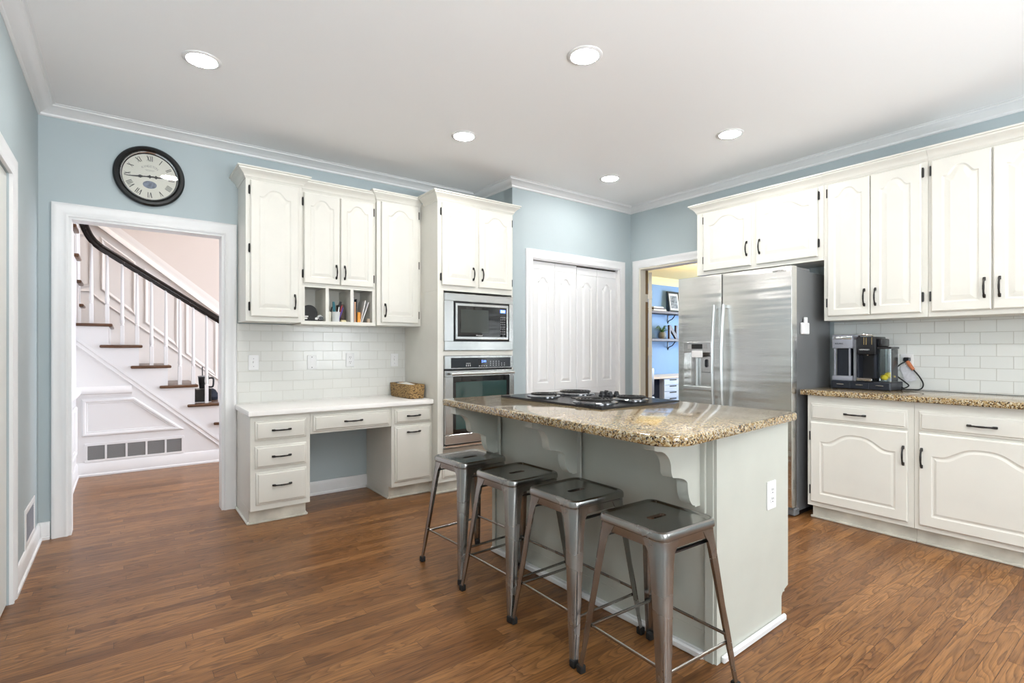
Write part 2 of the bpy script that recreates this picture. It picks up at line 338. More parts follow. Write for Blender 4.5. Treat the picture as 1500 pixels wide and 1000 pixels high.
# back wall with the doorway to the stair hall
DX0, DX1, DZ = -.290, .598, 2.062
struct('wall_back', MB().box(XL-.12, DX0, YA, YA+T, 0, H).box(DX1, 2.838+T, YA, YA+T, 0, H).box(DX0, DX1, YA, YA+T, DZ, H), WALL)
struct('wall_alcove', MB().box(2.838, 2.838+T, YP, YA, 0, H), WALL)
PX0, PX1, PZ = 3.072, 4.275, 2.060
struct('wall_pantry', MB().box(2.838, PX0, YP, YP+T-.0, 0, H).box(PX1, XR+T, YP, YP+T, 0, H).box(PX0, PX1, YP, YP+T, PZ, H), WALL)
OY0, OY1, OZ = 2.80, 3.660, 2.075
struct('wall_right', MB().box(XR, XR+T, YF, OY0, 0, H).box(XR, XR+T, OY1, YP+T, 0, H).box(XR, XR+T, OY0, OY1, OZ, H), WALL)
LY0, LY1, LZ = 2.52, 3.375, 2.035
struct('wall_left', MB().box(XL-T, XL, YF, -1.9, 0, H).box(XL-T, XL, -.5, LY0, 0, H).box(XL-T, XL, -1.9, -.5, 0, .75).box(XL-T, XL, -1.9, -.5, 2.25, H).box(XL-T, XL, LY1, YA+T, 0, H).box(XL-T, XL, LY0, LY1, LZ, H), WALL)
# rear wall with two windows that let the daylight in
w = MB(); xs = [XL-T, -.10, 1.50, 2.95, 4.30, XR+T]
w.box(xs[0], xs[1], YF-T, YF, 0, H).box(xs[2], xs[3], YF-T, YF, 0, H).box(xs[4], xs[5], YF-T, YF, 0, H)
for a, b_ in ((1, 2), (3, 4)): w.box(xs[a], xs[b_], YF-T, YF, 0, .75).box(xs[a], xs[b_], YF-T, YF, 2.25, H)
struct('wall_front', w, WALL)

CASING = [(0, 0), (0, .014), (.010, .018), (.022, .014), (.050, .016), (.062, .022), (.076, .022), (.082, .018), (.082, 0)]
def casing(name, pts, nrm, flip, m=TRIM): return struct(name, MB().sweep(pts, nrm, CASING, flip=flip), m)
CROWN = [(0, 0), (.004, 0), (.012, .006), (.014, .016), (.030, .026), (.058, .046), (.074, .050), (.078, .058), (.090, .060), (.090, .063), (0, .063)]
CROWN = [(a, b-.063) for a, b in CROWN]
struct('trim_crown', MB().sweep([(XL, YF, H), (XL, YA, H), (2.838, YA, H), (2.838, YP, H), (XR, YP, H), (XR, YF, H)], (0, 0, 1), CROWN), TRIM)
BASEP = [(0, 0), (.022, 0), (.022, .015), (.014, .022), (.014, .085), (.010, .100), (.006, .108), (0, .110)]
struct('baseboard_left', MB().sweep([(XL, LY1+.085, 0), (XL, YA, 0), (DX0-.088, YA, 0)], (0, 0, 1), BASEP), TRIM)
struct('baseboard_back', MB().sweep([(1.082, YA, 0), (1.70, YA, 0)], (0, 0, 1), BASEP), TRIM)
struct('baseboard_pantry', MB().sweep([(PX1+.085, YP, 0), (XR-.01, YP, 0)], (0, 0, 1), BASEP), TRIM)
casing('trim_hall_doorway', [(DX0, YA, 0), (DX0, YA, DZ), (DX1, YA, DZ), (DX1, YA, 0)], (0, -1, 0), True)
struct('trim_hall_jamb', MB().box(DX0-.001, DX0+.016, YA-.004, YA+T+.004, 0, DZ).box(DX1-.016, DX1+.001, YA-.004, YA+T+.004, 0, DZ).box(DX0+.016, DX1-.016, YA-.004, YA+T+.004, DZ-.016, DZ+.001), TRIM)
casing('trim_pantry_doorway', [(PX0, YP, 0), (PX0, YP, PZ), (PX1, YP, PZ), (PX1, YP, 0)], (0, -1, 0), True)
struct('trim_pantry_jamb', MB().box(PX0-.001, PX0+.010, YP-.003, YP+T, 0, PZ).box(PX1-.010, PX1+.001, YP-.003, YP+T, 0, PZ).box(PX0+.010, PX1-.010, YP-.003, YP+T, PZ-.012, PZ+.001), TRIM)
struct('trim_pantry_track', MB().box(PX0+.012, PX1-.012, YP+.045, YP+.075, PZ-.030, PZ-.013), DARKM)
casing('trim_office_doorway', [(XR, OY1, 0), (XR, OY1, OZ), (XR, OY0, OZ), (XR, OY0, 0)], (-1, 0, 0), True)
RAB = mat('bare_wood_rabbet', (.22, .14, .065), .6)
struct('trim_office_rabbet', MB().box(XR+.080, XR+T+.004, OY1-.0175, OY1-.0155, 0, 1.715).box(XR+.080, XR+T+.004, OY1-.0175, OY1-.0155, 1.80, OZ-.016), RAB)
struct('trim_office_jamb', MB().box(XR-.003, XR+T+.003, OY1-.016, OY1+.001, 0, OZ).box(XR-.003, XR+T+.003, OY0-.001, OY0+.016, 0, OZ).box(XR-.003, XR+T+.003, OY0+.016, OY1-.016, OZ-.016, OZ+.001), CREAM)
casing('trim_left_doorway', [(XL, LY0, 0), (XL, LY0, LZ), (XL, LY1, LZ), (XL, LY1, 0)], (1, 0, 0), True)
for i, (a, b_) in enumerate(((1, 2), (3, 4))):
    x0, x1 = xs[a], xs[b_]
    f = struct('window_%d' % (i+1), MB().box(x0, x0+.05, YF-.09, YF-.02, .75, 2.25).box(x1-.05, x1, YF-.09, YF-.02, .75, 2.25).box(x0, x1, YF-.09, YF-.02, .75, .80).box(x0, x1, YF-.09, YF-.02, 2.20, 2.25).box(x0, x1, YF-.08, YF-.03, 1.48, 1.52).box((x0+x1)/2-.02, (x0+x1)/2+.02, YF-.08, YF-.03, .8, 2.2).box(x0-.06, x1+.06, YF-.02, YF+.03, .71, .75), TRIM)
    MB().box(x0+.05, x1-.05, YF-.058, YF-.052, .80, 2.20).build('window_pane', PANE, f)
    casing('trim_window_%d' % (i+1), [(x0, YF, .75), (x0, YF, 2.25), (x1, YF, 2.25), (x1, YF, .75)], (0, 1, 0), False)

f = struct('window_3', MB().box(XL-.09, XL-.02, -1.9, -1.85, .75, 2.25).box(XL-.09, XL-.02, -.55, -.5, .75, 2.25).box(XL-.09, XL-.02, -1.9, -.5, .75, .80).box(XL-.09, XL-.02, -1.9, -.5, 2.20, 2.25).box(XL-.08, XL-.03, -1.9, -.5, 1.48, 1.52), TRIM)  # invented window, made to go with the added side light
MB().box(XL-.058, XL-.052, -1.85, -.55, .80, 2.20).build('window_pane', PANE, f)
casing('trim_window_3', [(XL, -1.9, .75), (XL, -1.9, 2.25), (XL, -.5, 2.25), (XL, -.5, .75)], (1, 0, 0), True)

# ---------------------------------------------------------------- cabinet joinery
def bell(t):
    t = abs(t)
    return 0 if t > .82 else .5*(1+math.cos(math.pi*(t/.82)**1.45))
def panel(x0, x1, z0, z1, y=-.020, th=.020, arch=.05, stile=.055, raise_=.030, mb=None, dp=1.0):
    """raised-panel door; arch > 0 gives the cathedral top"""
    N = 22 if arch else 1; mb = mb or MB()
    def loop(i, yy, curved):
        a, b_, c, d = x0+i, x1-i, z0+i, z1-i
        pts = [(a, yy, c), (b_, yy, c)]
        for k in range(N+1):
            u = 1-k/N; zz = d if not curved else d-arch*(1-bell(2*u-1))
            pts.append((a+(b_-a)*u, yy, zz))
        return pts
    L = [loop(0, y+th, 0), loop(0, y+.005, 0), loop(.006, y, 0), loop(stile, y, arch), loop(stile+.004, y+.0035*dp, arch), loop(stile+.009, y+.0055*dp, arch), loop(stile+.013, y+.0055*dp, arch), loop(stile+.013+raise_, y+.0005, arch)]
    return mb.loops(L)
def slab(x0, x1, z0, z1, y=-.020, th=.020, mb=None):
    mb = mb or MB(); r = lambda i, yy: [(x0+i, yy, z0+i), (x1-i, yy, z0+i), (x1-i, yy, z1-i), (x0+i, yy, z1-i)]
    return mb.loops([r(0, y+th), r(0, y+.012), r(.004, y+.0085), r(.011, y+.0075), r(.017, y+.0005), r(.020, y)])
def pull(x, z, y, L, vert, parent):
    mb = MB(); h = L/2; pts = []; rs = []
    for k in range(13):
        t = -1+2*k/12; out = .004+.022*(1-abs(t)**2.6); pts.append((t*h, -out)); rs.append(.0070 if abs(t) > .70 else .0050 if abs(t) > .3 else .0058)
    if vert: P = [(x, y+b_, z+a) for a, b_ in pts]
    else: P = [(x+a, y+b_, z) for a, b_ in pts]
    mb.tube(P, rs, 8)
    for sg in (-1, 1):
        a = sg*(h-.006)
        if vert: mb.box(x-.0065, x+.0065, y-.006, y, z+a-.011, z+a+.011, .002)
        else: mb.box(x+a-.011, x+a+.011, y-.006, y, z-.0065, z+.0065, .002)
    return mb.build('handle', DARKM, parent)
def hinge(x, z, parent, y=-.004, h=.055):
    MB().box(x-.006, x+.006, y-.003, y+.003, z-h/2, z+h/2, .001).lathe([(.005, z-h/2-.004), (.005, z+h/2+.004)], (x, y-.004, 0), 8).build('hinge', DARKM, parent)
CCROWN = [(0, 0), (.004, 0), (.007, .010), (.012, .014), (.014, .024), (.030, .042), (.048, .056), (.050, .066), (.058, .068), (.058, .078), (0, .078)]

RZ = -R(90)
# ---- wall cabinets over the desk
def wall_cab(name, label, x0, x1, yf, z0, z1, doors, ends, depth=None, open_bottom=None, door_z=None):
    """doors: list of (xa, xb, handle side, hinge side); ends: crown returns at (left, right)"""
    c = thing(name, label, 'cabinet', (x0, yf, 0)); w = x1-x0; d = (depth or YA-.001-yf)
    if open_bottom: zc = open_bottom
    else: zc = z0
    mb = MB().box(0, w, 0, d, zc, z1, .0015)
    if open_bottom:
        mb.box(0, w, d-.012, d, z0, zc).box(0, .028, .0005, d-.012, z0+.026, zc).box(w-.028, w, .0005, d-.012, z0+.026, zc).box(0, w, 0, d-.012, z0, z0+.026)
        for t in (1/3, 2/3): mb.box(w*t-.012, w*t+.012, .001, d-.012, z0+.026, zc-.012)
        mb.box(.028, w-.028, .0008, .02, zc-.012, zc)
    mb.build('body', CAB, c)
    pts = ([(0, d, z1-.03)] if ends[0] else []) + [(0, 0, z1-.03), (w, 0, z1-.03)] + ([(w, d, z1-.03)] if ends[1] else [])
    MB().sweep(pts, (0, 0, 1), CCROWN, flip=False).build('crown', CAB, c)
    for xa, xb, hs, zl, zh, zz in doors:
        dr = panel(xa-x0, xb-x0, zl, zh, stile=min(.055, (xb-xa)*.17), raise_=.026 if xb-xa > .3 else .020, arch=.055 if xb-xa > .3 else .050).build('door', CAB, c, 7)
        hx = (xb-x0-.028) if hs == 'r' else (xa-x0+.028)
        pull(hx, zl+zz, -.020, .105, True, dr)
        gx = (xa-x0-.007) if hs == 'r' else (xb-x0+.007)
        n = 3 if zh-zl > .85 else 2
        for k in range(n): hinge(gx, zl+.07+(zh-zl-.14)*k/(n-1), dr)
    return c
wall_cab('wall_cabinet', 'cream single-door wall cabinet nearest the hall doorway, above the desk', .690, 1.072, 4.080, 1.405, 2.452, [(.720, 1.046, 'r', 1.440, 2.412, .115)], (1, 1))
wall_cab('wall_cabinet', 'cream two-door wall cabinet with three open cubbies below its doors', 1.073, 1.664, 4.105, 1.395, 2.440, [(1.092, 1.362, 'r', 1.708, 2.396, .10), (1.372, 1.640, 'l', 1.708, 2.396, .10)], (0, 0), open_bottom=1.692)
wall_cab('wall_cabinet', 'cream single-door wall cabinet beside the tall oven cabinet', 1.665, 2.061, 4.080, 1.400, 2.455, [(1.700, 2.036, 'l', 1.424, 2.424, .10)], (1, 0))

# ---- tall oven cabinet
TX0, TX1, TY = 2.062, 2.834, 3.775
tc_ = thing('oven_cabinet', 'tall cream oven cabinet with two upper doors, holding microwave and oven', 'cabinet', (TX0, TY, 0))
W_ = TX1-TX0; D_ = YA-.001-TY
# carcass with openings for the appliances
mb = MB().box(0, W_, 0, D_, 1.690, 2.455, .0015).box(0, .055, 0, D_, .10, 1.69).box(W_-.012, W_, 0, D_, .10, 1.69).box(0, W_, .06, D_, 0, .10).box(.055, W_-.012, .0003, D_-.02, 1.150, 1.190).box(.055, W_-.012, .0003, D_-.02, .10, .372).box(.055, W_-.012, D_-.02, D_, .1, 1.69)
mb.build('body', CAB, tc_)
MB().sweep([(0, .240, 2.425), (0, 0, 2.425), (W_, 0, 2.425), (W_, .005, 2.425)], (0, 0, 1), CCROWN).build('crown', CAB, tc_)
for xa, xb, hs in ((.035, .362, 'r'), (.398, .752, 'l')):
    dr = panel(xa, xb, 1.735, 2.415, arch=.055, stile=.055).build('door', CAB, tc_, 7)
    pull(xb-.028 if hs == 'r' else xa+.028, 1.735+.11, -.020, .105, True, dr)
    for zz in (1.80, 2.34): hinge(xa-.007 if hs == 'r' else xb+.007, zz, dr)
slab(.040, W_-.020, .135, .275).build('drawer', CAB, tc_)
MB().box(0, W_, .045, .06, 0, .10).box(-.0, W_, .030, .045, 0, .018, .004).build('toe_kick', TOE, tc_)
MB().box(.050, W_-.008, -.004, 0, .290, .372).build('filler_strip', mat('taupe_filler', (.30, .25, .20), .4), tc_)

# ---- microwave
mw = thing('microwave', 'built-in steel microwave with black door glass in the oven cabinet', 'microwave', (2.118, TY, 1.192))
w = .708
mb = MB().box(.0, w, -.018, 0, 0, .078, .003).box(0, w, -.018, 0, .415, .480, .003).box(0, .085, -.018, 0, .078, .415).box(w-.045, w, -.018, 0, .078, .415)
mb.build('trim_frame', STEELV, mw)
MB().box(.086, w-.046, -.006, .35, .079, .414).build('housing', BLACK, mw)
dr = MB().box(.100, w-.058, -.026, -.006, .093, .400, .004).build('door', STEELV, mw)
MB().box(.120, w-.080, -.0285, -.025, .116, .378, .001).build('door_glass', BGLASS, dr)
MB().box(.150, .430, -.0292, -.028, .150, .348).build('viewing_window', mat('microwave_mesh_window', (.045, .052, .048), .12), dr)
pn = MB().box(w-.158, w-.085, -.0290, -.028, .125, .370).build('control_panel', BGLASS, mw)
MB().box(w-.152, w-.095, -.0298, -.0289, .330, .358).build('display', BLUED, pn)
text('display_digits', '2:44', .024, mat('display_digits', (.5, .6, 1), .4, emit=(.45, .6, 1), estr=4), pn, Matrix.Translation((w-.1235, -.0302, .344)) @ FX)
KEYM = mat('keypad_print', (.25, .25, .26), .5)
for i in range(3):
    for j in range(8): MB().box(w-.148+i*.020, w-.139+i*.020, -.0296, -.0289, .140+j*.021, .149+j*.021).build('key', KEYM, pn, 0)
text('logo', 'Whirlpool', .016, mat('white_print', (.7, .7, .7), .4), mw, Matrix.Translation((w/2-.02, -.0290, .128)) @ FX)

# ---- wall oven
ov = thing('built_in_oven', 'built-in steel wall oven with teal reflecting door glass below the microwave', 'oven', (2.118, TY, .382))
MB().box(.004, w-.004, -.004, .50, .010, .762).build('housing', BLACK, ov)
cp = MB().box(0, w, -.020, -.004, .655, .766, .003).build('control_panel', STEELV, ov)
MB().box(.060, w-.035, -.0225, -.019, .662, .748, .001).build('panel_glass', mat('slate_panel_glass', (.020, .023, .028), .08), cp)
MB().box(.330, .425, -.0232, -.0222, .668, .740).build('display', BGLASS, cp)
text('display_digits', '2:44', .028, BLUED, cp, Matrix.Translation((.385, -.0235, .715)) @ FX, bold=.0006)
KEYL = mat('keypad_print_light', (.40, .41, .42), .5)
def key(*a): MB().box(*a).build('key', KEYL, cp, 0)
for i in range(4): key(.335+i*.024, .347+i*.024, -.0236, -.0230, .672, .680)
for i in range(6):
    for j in range(3 if i < 4 else 2): key(.452+i*.030, .460+i*.030, -.0234, -.0224, .676+j*.017, .683+j*.017)
for i in range(3): key(.205+i*.019, .212+i*.019, -.0234, -.0224, .674, .690)
key(.205, .250, -.0234, -.0224, .698, .702)
dr = MB()
dr.box(0, w-.0, -.034, -.006, .030, .110, .004).box(0, w, -.034, -.006, .590, .640, .004).box(0, .072, -.034, -.006, .110, .590, .002).box(w-.052, w, -.034, -.006, .110, .590, .002)
dr = dr.build('door', STEELV, ov)
MB().box(.072, w-.052, -.031, -.008, .110, .590).build('door_glass_frame', BGLASS, dr)
MB().box(.100, w-.085, -.0325, -.030, .150, .545).build('door_glass', OGLASS, dr)
hd = MB().tube([(.03, -.075, .616), (w-.03, -.075, .616)], .012, 14)
for x in (.06, w-.06): hd.tube([(x, -.033, .616), (x, -.075, .616)], .008, 10)
hd.build('handle', HANDLE, dr)
text('logo', 'Whirlpool', .022, mat('dark_print', (.06, .06, .06), .4), dr, Matrix.Translation((.44, -.0345, .068)) @ FX)
MB().box(0, w, -.026, -.004, 0, .020, .004).build('bottom_trim', CHROME, ov)

# ---- desk run
def drawer(c, x0, x1, z0, z1, hx=None, hz=None, L=.12):
    d = slab(x0, x1, z0, z1).build('drawer', CAB, c)
    pull((x0+x1)/2 if hx is None else hx, (z0+z1)/2 if hz is None else hz, -.020, L, False, d)
DY = 3.870; DD = YA-.001-DY
c = thing('desk_cabinet', 'cream desk pedestal with three drawers beside the hall doorway', 'cabinet', (.682, DY, 0))
MB().box(0, .392, 0, DD, .100, .747, .0015).box(0, .375, .052, DD, 0, .10).box(-.014, 0, .045, DD, 0, .018, .004).box(.375, .389, .045, DD, 0, .018, .004).build('body', CAB, c)
MB().box(-.008, .383, .038, .052, 0, .014, .004).box(0, .372, .046, .052, .014, .098).build('toe_kick', TOE, c)
drawer(c, .028, .365, .578, .712); drawer(c, .028, .365, .388, .540); drawer(c, .034, .365, .140, .362, hz=.265)
c = thing('desk_drawer_unit', 'shallow cream pencil drawer spanning the knee space under the desk top', 'drawer unit', (1.075, DY, 0))
MB().box(0, .624, .002, .42, .590, .747, .0015).build('body', CAB, c)
drawer(c, .020, .605, .606, .724, L=.135)
c = thing('desk_cabinet', 'cream desk pedestal with one drawer over a deep bin front, by the oven', 'cabinet', (1.700, DY, 0))
MB().box(0, .361, 0, DD, .100, .747, .0015).box(.0, .361, .060, DD, 0, .10).box(-.012, 0, .05, DD, 0, .018, .004).build('body', CAB, c)
MB().box(0, .361, .045, .060, 0, .016, .004).box(0, .361, .054, .060, .016, .098).build('toe_kick', TOE, c)
drawer(c, .026, .345, .606, .724, L=.115); drawer(c, .026, .345, .140, .584, hz=.535, L=.115)
ct = MB().loops([[(x, y, z) for x, y in ((.668+i, 3.842+i), (2.060, 3.842+i), (2.060, YA-.001), (.668+i, YA-.001))] for i, z in ((.004, .748), (0, .752), (0, .778), (.003, .784), (.008, .786))])
tag(ct.build('desk_countertop', DTOP), 'white solid desk countertop between the doorway and the oven cabinet', 'countertop')
tag(MB().box(.683, 2.061, YA-.012, YA-.0005, .787, 1.398).build('tile_backsplash', TILE_A), 'glossy white subway tile backsplash above the white desk', 'backsplash')

def outlet(name, label, cat, loc, rz, kind='duplex', w=.072, h=.116, m=WHITEP):
    o = thing(name, label, cat, loc, rz)
    MB().box(-w/2, w/2, -.006, 0, -h/2, h/2, .002).build('cover_plate', m, o)
    mb = MB()
    if kind == 'duplex':
        fm = MB()
        for s in (-1, 1):
            fm.lathe([(.0165, -.0085), (.0165, -.005)], (0, 0, s*.0195), 16, 'y')
            for x in (-.006, .006): mb.box(x-.0014, x+.0014, -.0092, -.008, s*.0195+.001, s*.0195+.010)
            mb.lathe([(.003, -.0092), (.003, -.008)], (0, 0, s*.0195-.008), 8, 'y')
        fm.build('receptacle', m, o); mb.build('slots', INK, o)
    elif kind == 'switch':
        MB().box(-.0045, .0045, -.018, -.005, -.004, .011, .001).build('toggle', m, o)
        for s in (-.03, .03): MB().lathe([(.003, -.0072), (.003, -.005)], (0, 0, s), 8, 'y').build('screw', GREYP, o)
    else:
        for s in (-.042, .042): MB().lathe([(.004, -.0075), (.004, -.005)], (0, 0, s), 8, 'y').build('screw', INK, o)
    return o
yb = YA-.012
outlet('light_switch', 'white light switch on the desk tile nearest the hall doorway', 'switch', (.797, yb, 1.100), 0, 'switch')
outlet('blank_plate', 'white blank cover plate with two dark screws on the desk tile', 'wall plate', (1.232, yb, 1.096), 0, 'blank')
outlet('power_outlet', 'white power outlet in the middle of the desk tile, right of the blank plate', 'outlet', (1.550, yb, 1.110), 0)
outlet('phone_jack', 'white wall plate on the desk tile above the wicker basket', 'wall plate', (1.955, yb, 1.105), 0, 'switch')

# ---- basket on the desk
BZ = .7865
bk = thing('wicker_basket', 'brown woven rectangular basket on the right end of the white desk', 'basket', (1.972, 4.160, BZ), 0)
L = []
for i_, z in ((.012, 0), (.006, .004), (.001, .060), (.0, .112), (.004, .117), (.010, .112), (.014, .010)):
    L.append([(x, y, z) for x, y in rrect(.070-i_, .208-i_, .020)])
MB().loops(L).build('body', WICK, bk)
rim = MB(); rp = [(x, y, .114) for x, y in rrect(.067, .205, .020)]; rim.tube(rp, .006, 8, closed=True); rim.build('rim', WICK, bk)
o = MB().box(-.045, .045, -.10, .10, .0, .006).build('napkin', PAPER); o.location = (1.974, 4.190, BZ+.108); o.rotation_euler = (R(3), R(-4), R(-4)); tag(o, 'white paper napkin lying on top in the wicker basket', 'paper')
o = MB().box(-.035, .035, -.05, .05, 0, .085, .008).build('snack_packet', PAPER); o.location = (1.972, 4.02, BZ+.012); o.rotation_euler = (R(-4), 0, R(5)); tag(o, 'white packet standing up in the front half of the wicker basket', 'packet')
o = MB().box(-.022, .022, -.020, .020, 0, .100, .006).build('green_wrapper', mat('green_wrapper', (.10, .32, .22), .4)); o.location = (1.955, 3.985-.012, BZ+.0105); o.rotation_euler = (0, 0, .3); tag(o, 'small green wrapper at the front of the wicker basket', 'wrapper'); o.location = (1.990, 4.095, BZ+.0105)
o = MB().box(-.018, .018, -.018, .018, 0, .112, .007).build('bottle', NAVYP); o.location = (1.955, 4.325, BZ+.0105); tag(o, 'dark bottle standing at the back of the wicker basket', 'bottle')

# ---- things in the cubbies (floor of the cubbies z 1.421)
cz = 1.4215
o = thing('tape_dispenser', 'round black dispenser with white lettering in the left cubby', 'dispenser', (1.148, 4.17, cz))
MB().lathe([(.010, -.022), (.058, -.022), (.062, -.016), (.062, .016), (.058, .022), (.010, .022)], (0, 0, .063), 32, 'y').build('reel', RUB, o)
MB().box(-.045, .095, -.028, .028, 0, .022, .005).build('base', RUB, o)
MB().box(-.040, -.012, -.030, -.0275, .030, .040).box(-.042, -.018, -.030, -.0275, .014, .026).box(.040, .060, -.030, -.0275, .012, .028).build('lettering', PAPER, o)
o = thing('webcam', 'small white and black ball-shaped webcam in the left cubby', 'webcam', (1.232, 4.16, cz+.026))
MB().lathe([(.0, -.026), (.016, -.020), (.025, 0), (.016, .020), (.0, .026)], (0, 0, 0), 20, 'y', False, False).build('shell', WHITEP, o)
MB().lathe([(.013, -.031), (.015, -.020)], (0, 0, 0), 20, 'y').build('lens', BLACK, o)
o = tag(MB().box(-.05, .05, -.004, .004, 0, .105, .001).build('notepad', mat('pale_note_paper', (.62, .62, .52), .7)), 'pale notepad leaning on the back of the left cubby', 'notepad'); o.location = (1.150, 4.355, cz); o.rotation_euler = (R(-8), 0, 0)
def cup(x, y, m, lab, r=.030):
    o = tag(MB().lathe([(r*.8, 0), (r, .075), (r*1.03, .078), (r*.96, .078), (r*.78, .004)], (0, 0, 0), 20).build('pencil_cup', m), lab, 'cup'); o.location = (x, y, cz); return o
cup(1.296, 4.17, mat('cream_ceramic', (.62, .60, .52), .4), 'cream pencil cup on the left in the middle cubby')
cup(1.352, 4.15, mat('frosted_plastic', (.60, .62, .62), .3), 'frosted pencil cup in front in the middle cubby', .034)
def stick(name, x, y, z, tx, ty, L, r, m, lab, cat, tip=None):
    o = MB().tube([(0, 0, 0), (0, 0, L*.7), (0, 0, L)], [r*.6, r, r*.8], 8).build(name, m); o.location = (x, y, z); o.rotation_euler = (tx, ty, 0); tag(o, lab, cat, 'pens in the middle cubby'); return o
stick('marker', 1.345, 4.155, cz+.01, 0, R(-4), .150, .012, TEAL, 'teal marker standing tall in the frosted cup', 'marker')
stick('marker', 1.362, 4.150, cz+.01, 0, R(10), .155, .013, BLACK, 'thick black marker leaning right in the frosted cup', 'marker')
stick('brown_brush', 1.298, 4.170, cz+.01, 0, R(-10), .115, .008, SHELF, 'brown wooden brush in the cream cup', 'brush')
stick('black_pen', 1.302, 4.165, cz+.01, 0, R(12), .110, .005, BLACK, 'thin black pen in the cream cup', 'pen')
stick('red_pen', 1.366, 4.140, cz+.01, 0, R(14), .125, .005, REDP, 'red pen leaning right in the frosted cup', 'pen')
stick('purple_pen', 1.370, 4.132, cz+.01, 0, R(18), .110, .005, PURP, 'purple pen leaning far right in the frosted cup', 'pen')
stick('white_pen', 1.357, 4.130, cz+.01, 0, R(7), .108, .005, WHITEP, 'white pen at the front of the frosted cup', 'pen')
o = tag(MB().box(-.012, .012, -.06, .06, 0, .145, .001).build('wooden_box', SHELF), 'dark brown wooden box at the right side of the middle cubby', 'box'); o.location = (1.415, 4.24, cz)
o = tag(MB().box(-.018, .018, -.018, .018, 0, .014, .001).build('sticky_notes', mat('pale_yellow_paper', (.72, .64, .38), .7)), 'pale yellow pad of sticky notes at the front of the middle cubby', 'notes'); o.location = (1.405, 4.135, cz)
def book(name, x, t, h, m, lab, lean=0.0, dp=.14, y=4.205):
    o = MB().box(0, t, -dp/2, dp/2, 0, h, .0008).build(name, m); o.location = (x, y, cz); o.rotation_euler = (0, lean, 0); tag(o, lab, 'paper' if 'paper' in lab or 'envelope' in lab else 'book', 'papers in the right cubby')
book('folder', 1.4855, .010, .205, GREYC, 'grey-blue folder upright against the divider of the right cubby')
book('notebook', 1.4965, .012, .165, PEACH, 'peach notebook beside the grey folder in the right cubby')
book('binder', 1.5100, .006, .190, BLACK, 'thin black binder between the peach notebook and the white papers', R(1))
book('orange_book', 1.5185, .024, .082, ORANGE, 'short orange book at the front of the right cubby', 0, .10, 4.17)
book('envelope', 1.5190, .009, .195, PAPER, 'white envelope leaning behind the orange book in the right cubby', R(7), .10, 4.285)
book('envelope', 1.5450, .007, .187, PAPER, 'white envelope leaning right of the orange book', R(13))
book('envelope', 1.5560, .006, .180, WHITEP, 'outermost white envelope leaning most in the right cubby', R(19))
o = tag(MB().lathe([(.015, 0), (.015, .030), (.012, .032)], (0, 0, 0), 16).build('ink_bottle', mat('tan_plastic', (.40, .32, .24), .4)), 'small tan bottle in the right corner of the right cubby', 'bottle'); o.location = (1.612, 4.13, cz)

# ---------------------------------------------------------------- right wall run (local x runs toward the camera, local y into the wall)
UX = 4.140
def r_upper(label, y0, y1, z0, doors, end, z1=2.445):
    c = thing('wall_cabinet', label, 'cabinet', (UX, y0, 0), RZ); w = y0-y1; d = XR-.001-UX
    MB().box(0, w-.0005, 0, d, z0, z1, .0015).build('body', CAB, c)
    pts = ([(0, d, z1-.03)] if end else []) + [(0, 0, z1-.03), (w, 0, z1-.03)]
    MB().sweep(pts, (0, 0, 1), CCROWN).build('crown', CAB, c)
    for ya, yb_, hs, hz in doors:
        xa, xb = y0-ya, y0-yb_
        dr = panel(xa, xb, z0+.032, 2.405, arch=.06 if xb-xa > .3 else .055, stile=.055 if xb-xa > .27 else .045, raise_=.028).build('door', CAB, c, 7)
        pull(xb-.030 if hs == 'r' else xa+.030, z0+.032+hz, -.020, .115, True, dr)
        for k in range(2): hinge(xa-.007 if hs == 'r' else xb+.007, z0+.13+(2.405-z0-.19)*k, dr)
    return c
r_upper('cream two-door wall cabinet over the steel fridge', 2.740, 1.682, 1.862, [(2.668, 2.234, 'r', .14), (2.186, 1.722, 'l', .14)], 1)
r_upper('cream two-door wall cabinet above the coffee machines', 1.681, 1.061, 1.412, [(1.652, 1.384, 'r', .12), (1.378, 1.095, 'l', .12)], 0)
r_upper('cream two-door wall cabinet at the right edge of the photo', 1.060, .430, 1.412, [(1.042, .756, 'r', .13), (.748, .455, 'l', .13)], 0)

BX = 3.920
def r_base(label, y0, y1, hs, toe_end):
    c = thing('base_cabinet', label, 'cabinet', (BX, y0, 0), RZ); w = y0-y1-.0005; d = XR-.001-BX
    MB().box(0, w, 0, d, .095, .878, .0015).build('body', CAB, c)
    MB().box(.014 if toe_end else 0, w, .052, d, 0, .095).box(.004 if toe_end else 0, w, .034, .052, 0, .016, .004).build('toe_kick', TOE, c)
    xa, xb = .026, w-.030
    d1 = slab(xa, xb, .706, .822).build('drawer', CAB, c); pull((xa+xb)/2-.005, .765, -.020, .125, False, d1)
    d2 = panel(xa, xb, .128, .690, arch=.070, stile=.062, raise_=.012).build('door', CAB, c, 7)
    pull(xb-.020 if hs == 'r' else xa+.016, .54, -.020, .115, True, d2)
    for k in range(2): hinge(xa-.007 if hs == 'r' else xb+.007, .21+k*.38, d2)
r_base('cream base cabinet with one drawer under the coffee machines', 1.700, 1.075, 'r', 1)
r_base('cream base cabinet with one drawer at the right edge of the photo', 1.074, .420, 'l', 0)
pts = [(3.872, 1.730), (4.464, 1.730), (4.464, .400), (3.872, .400)]
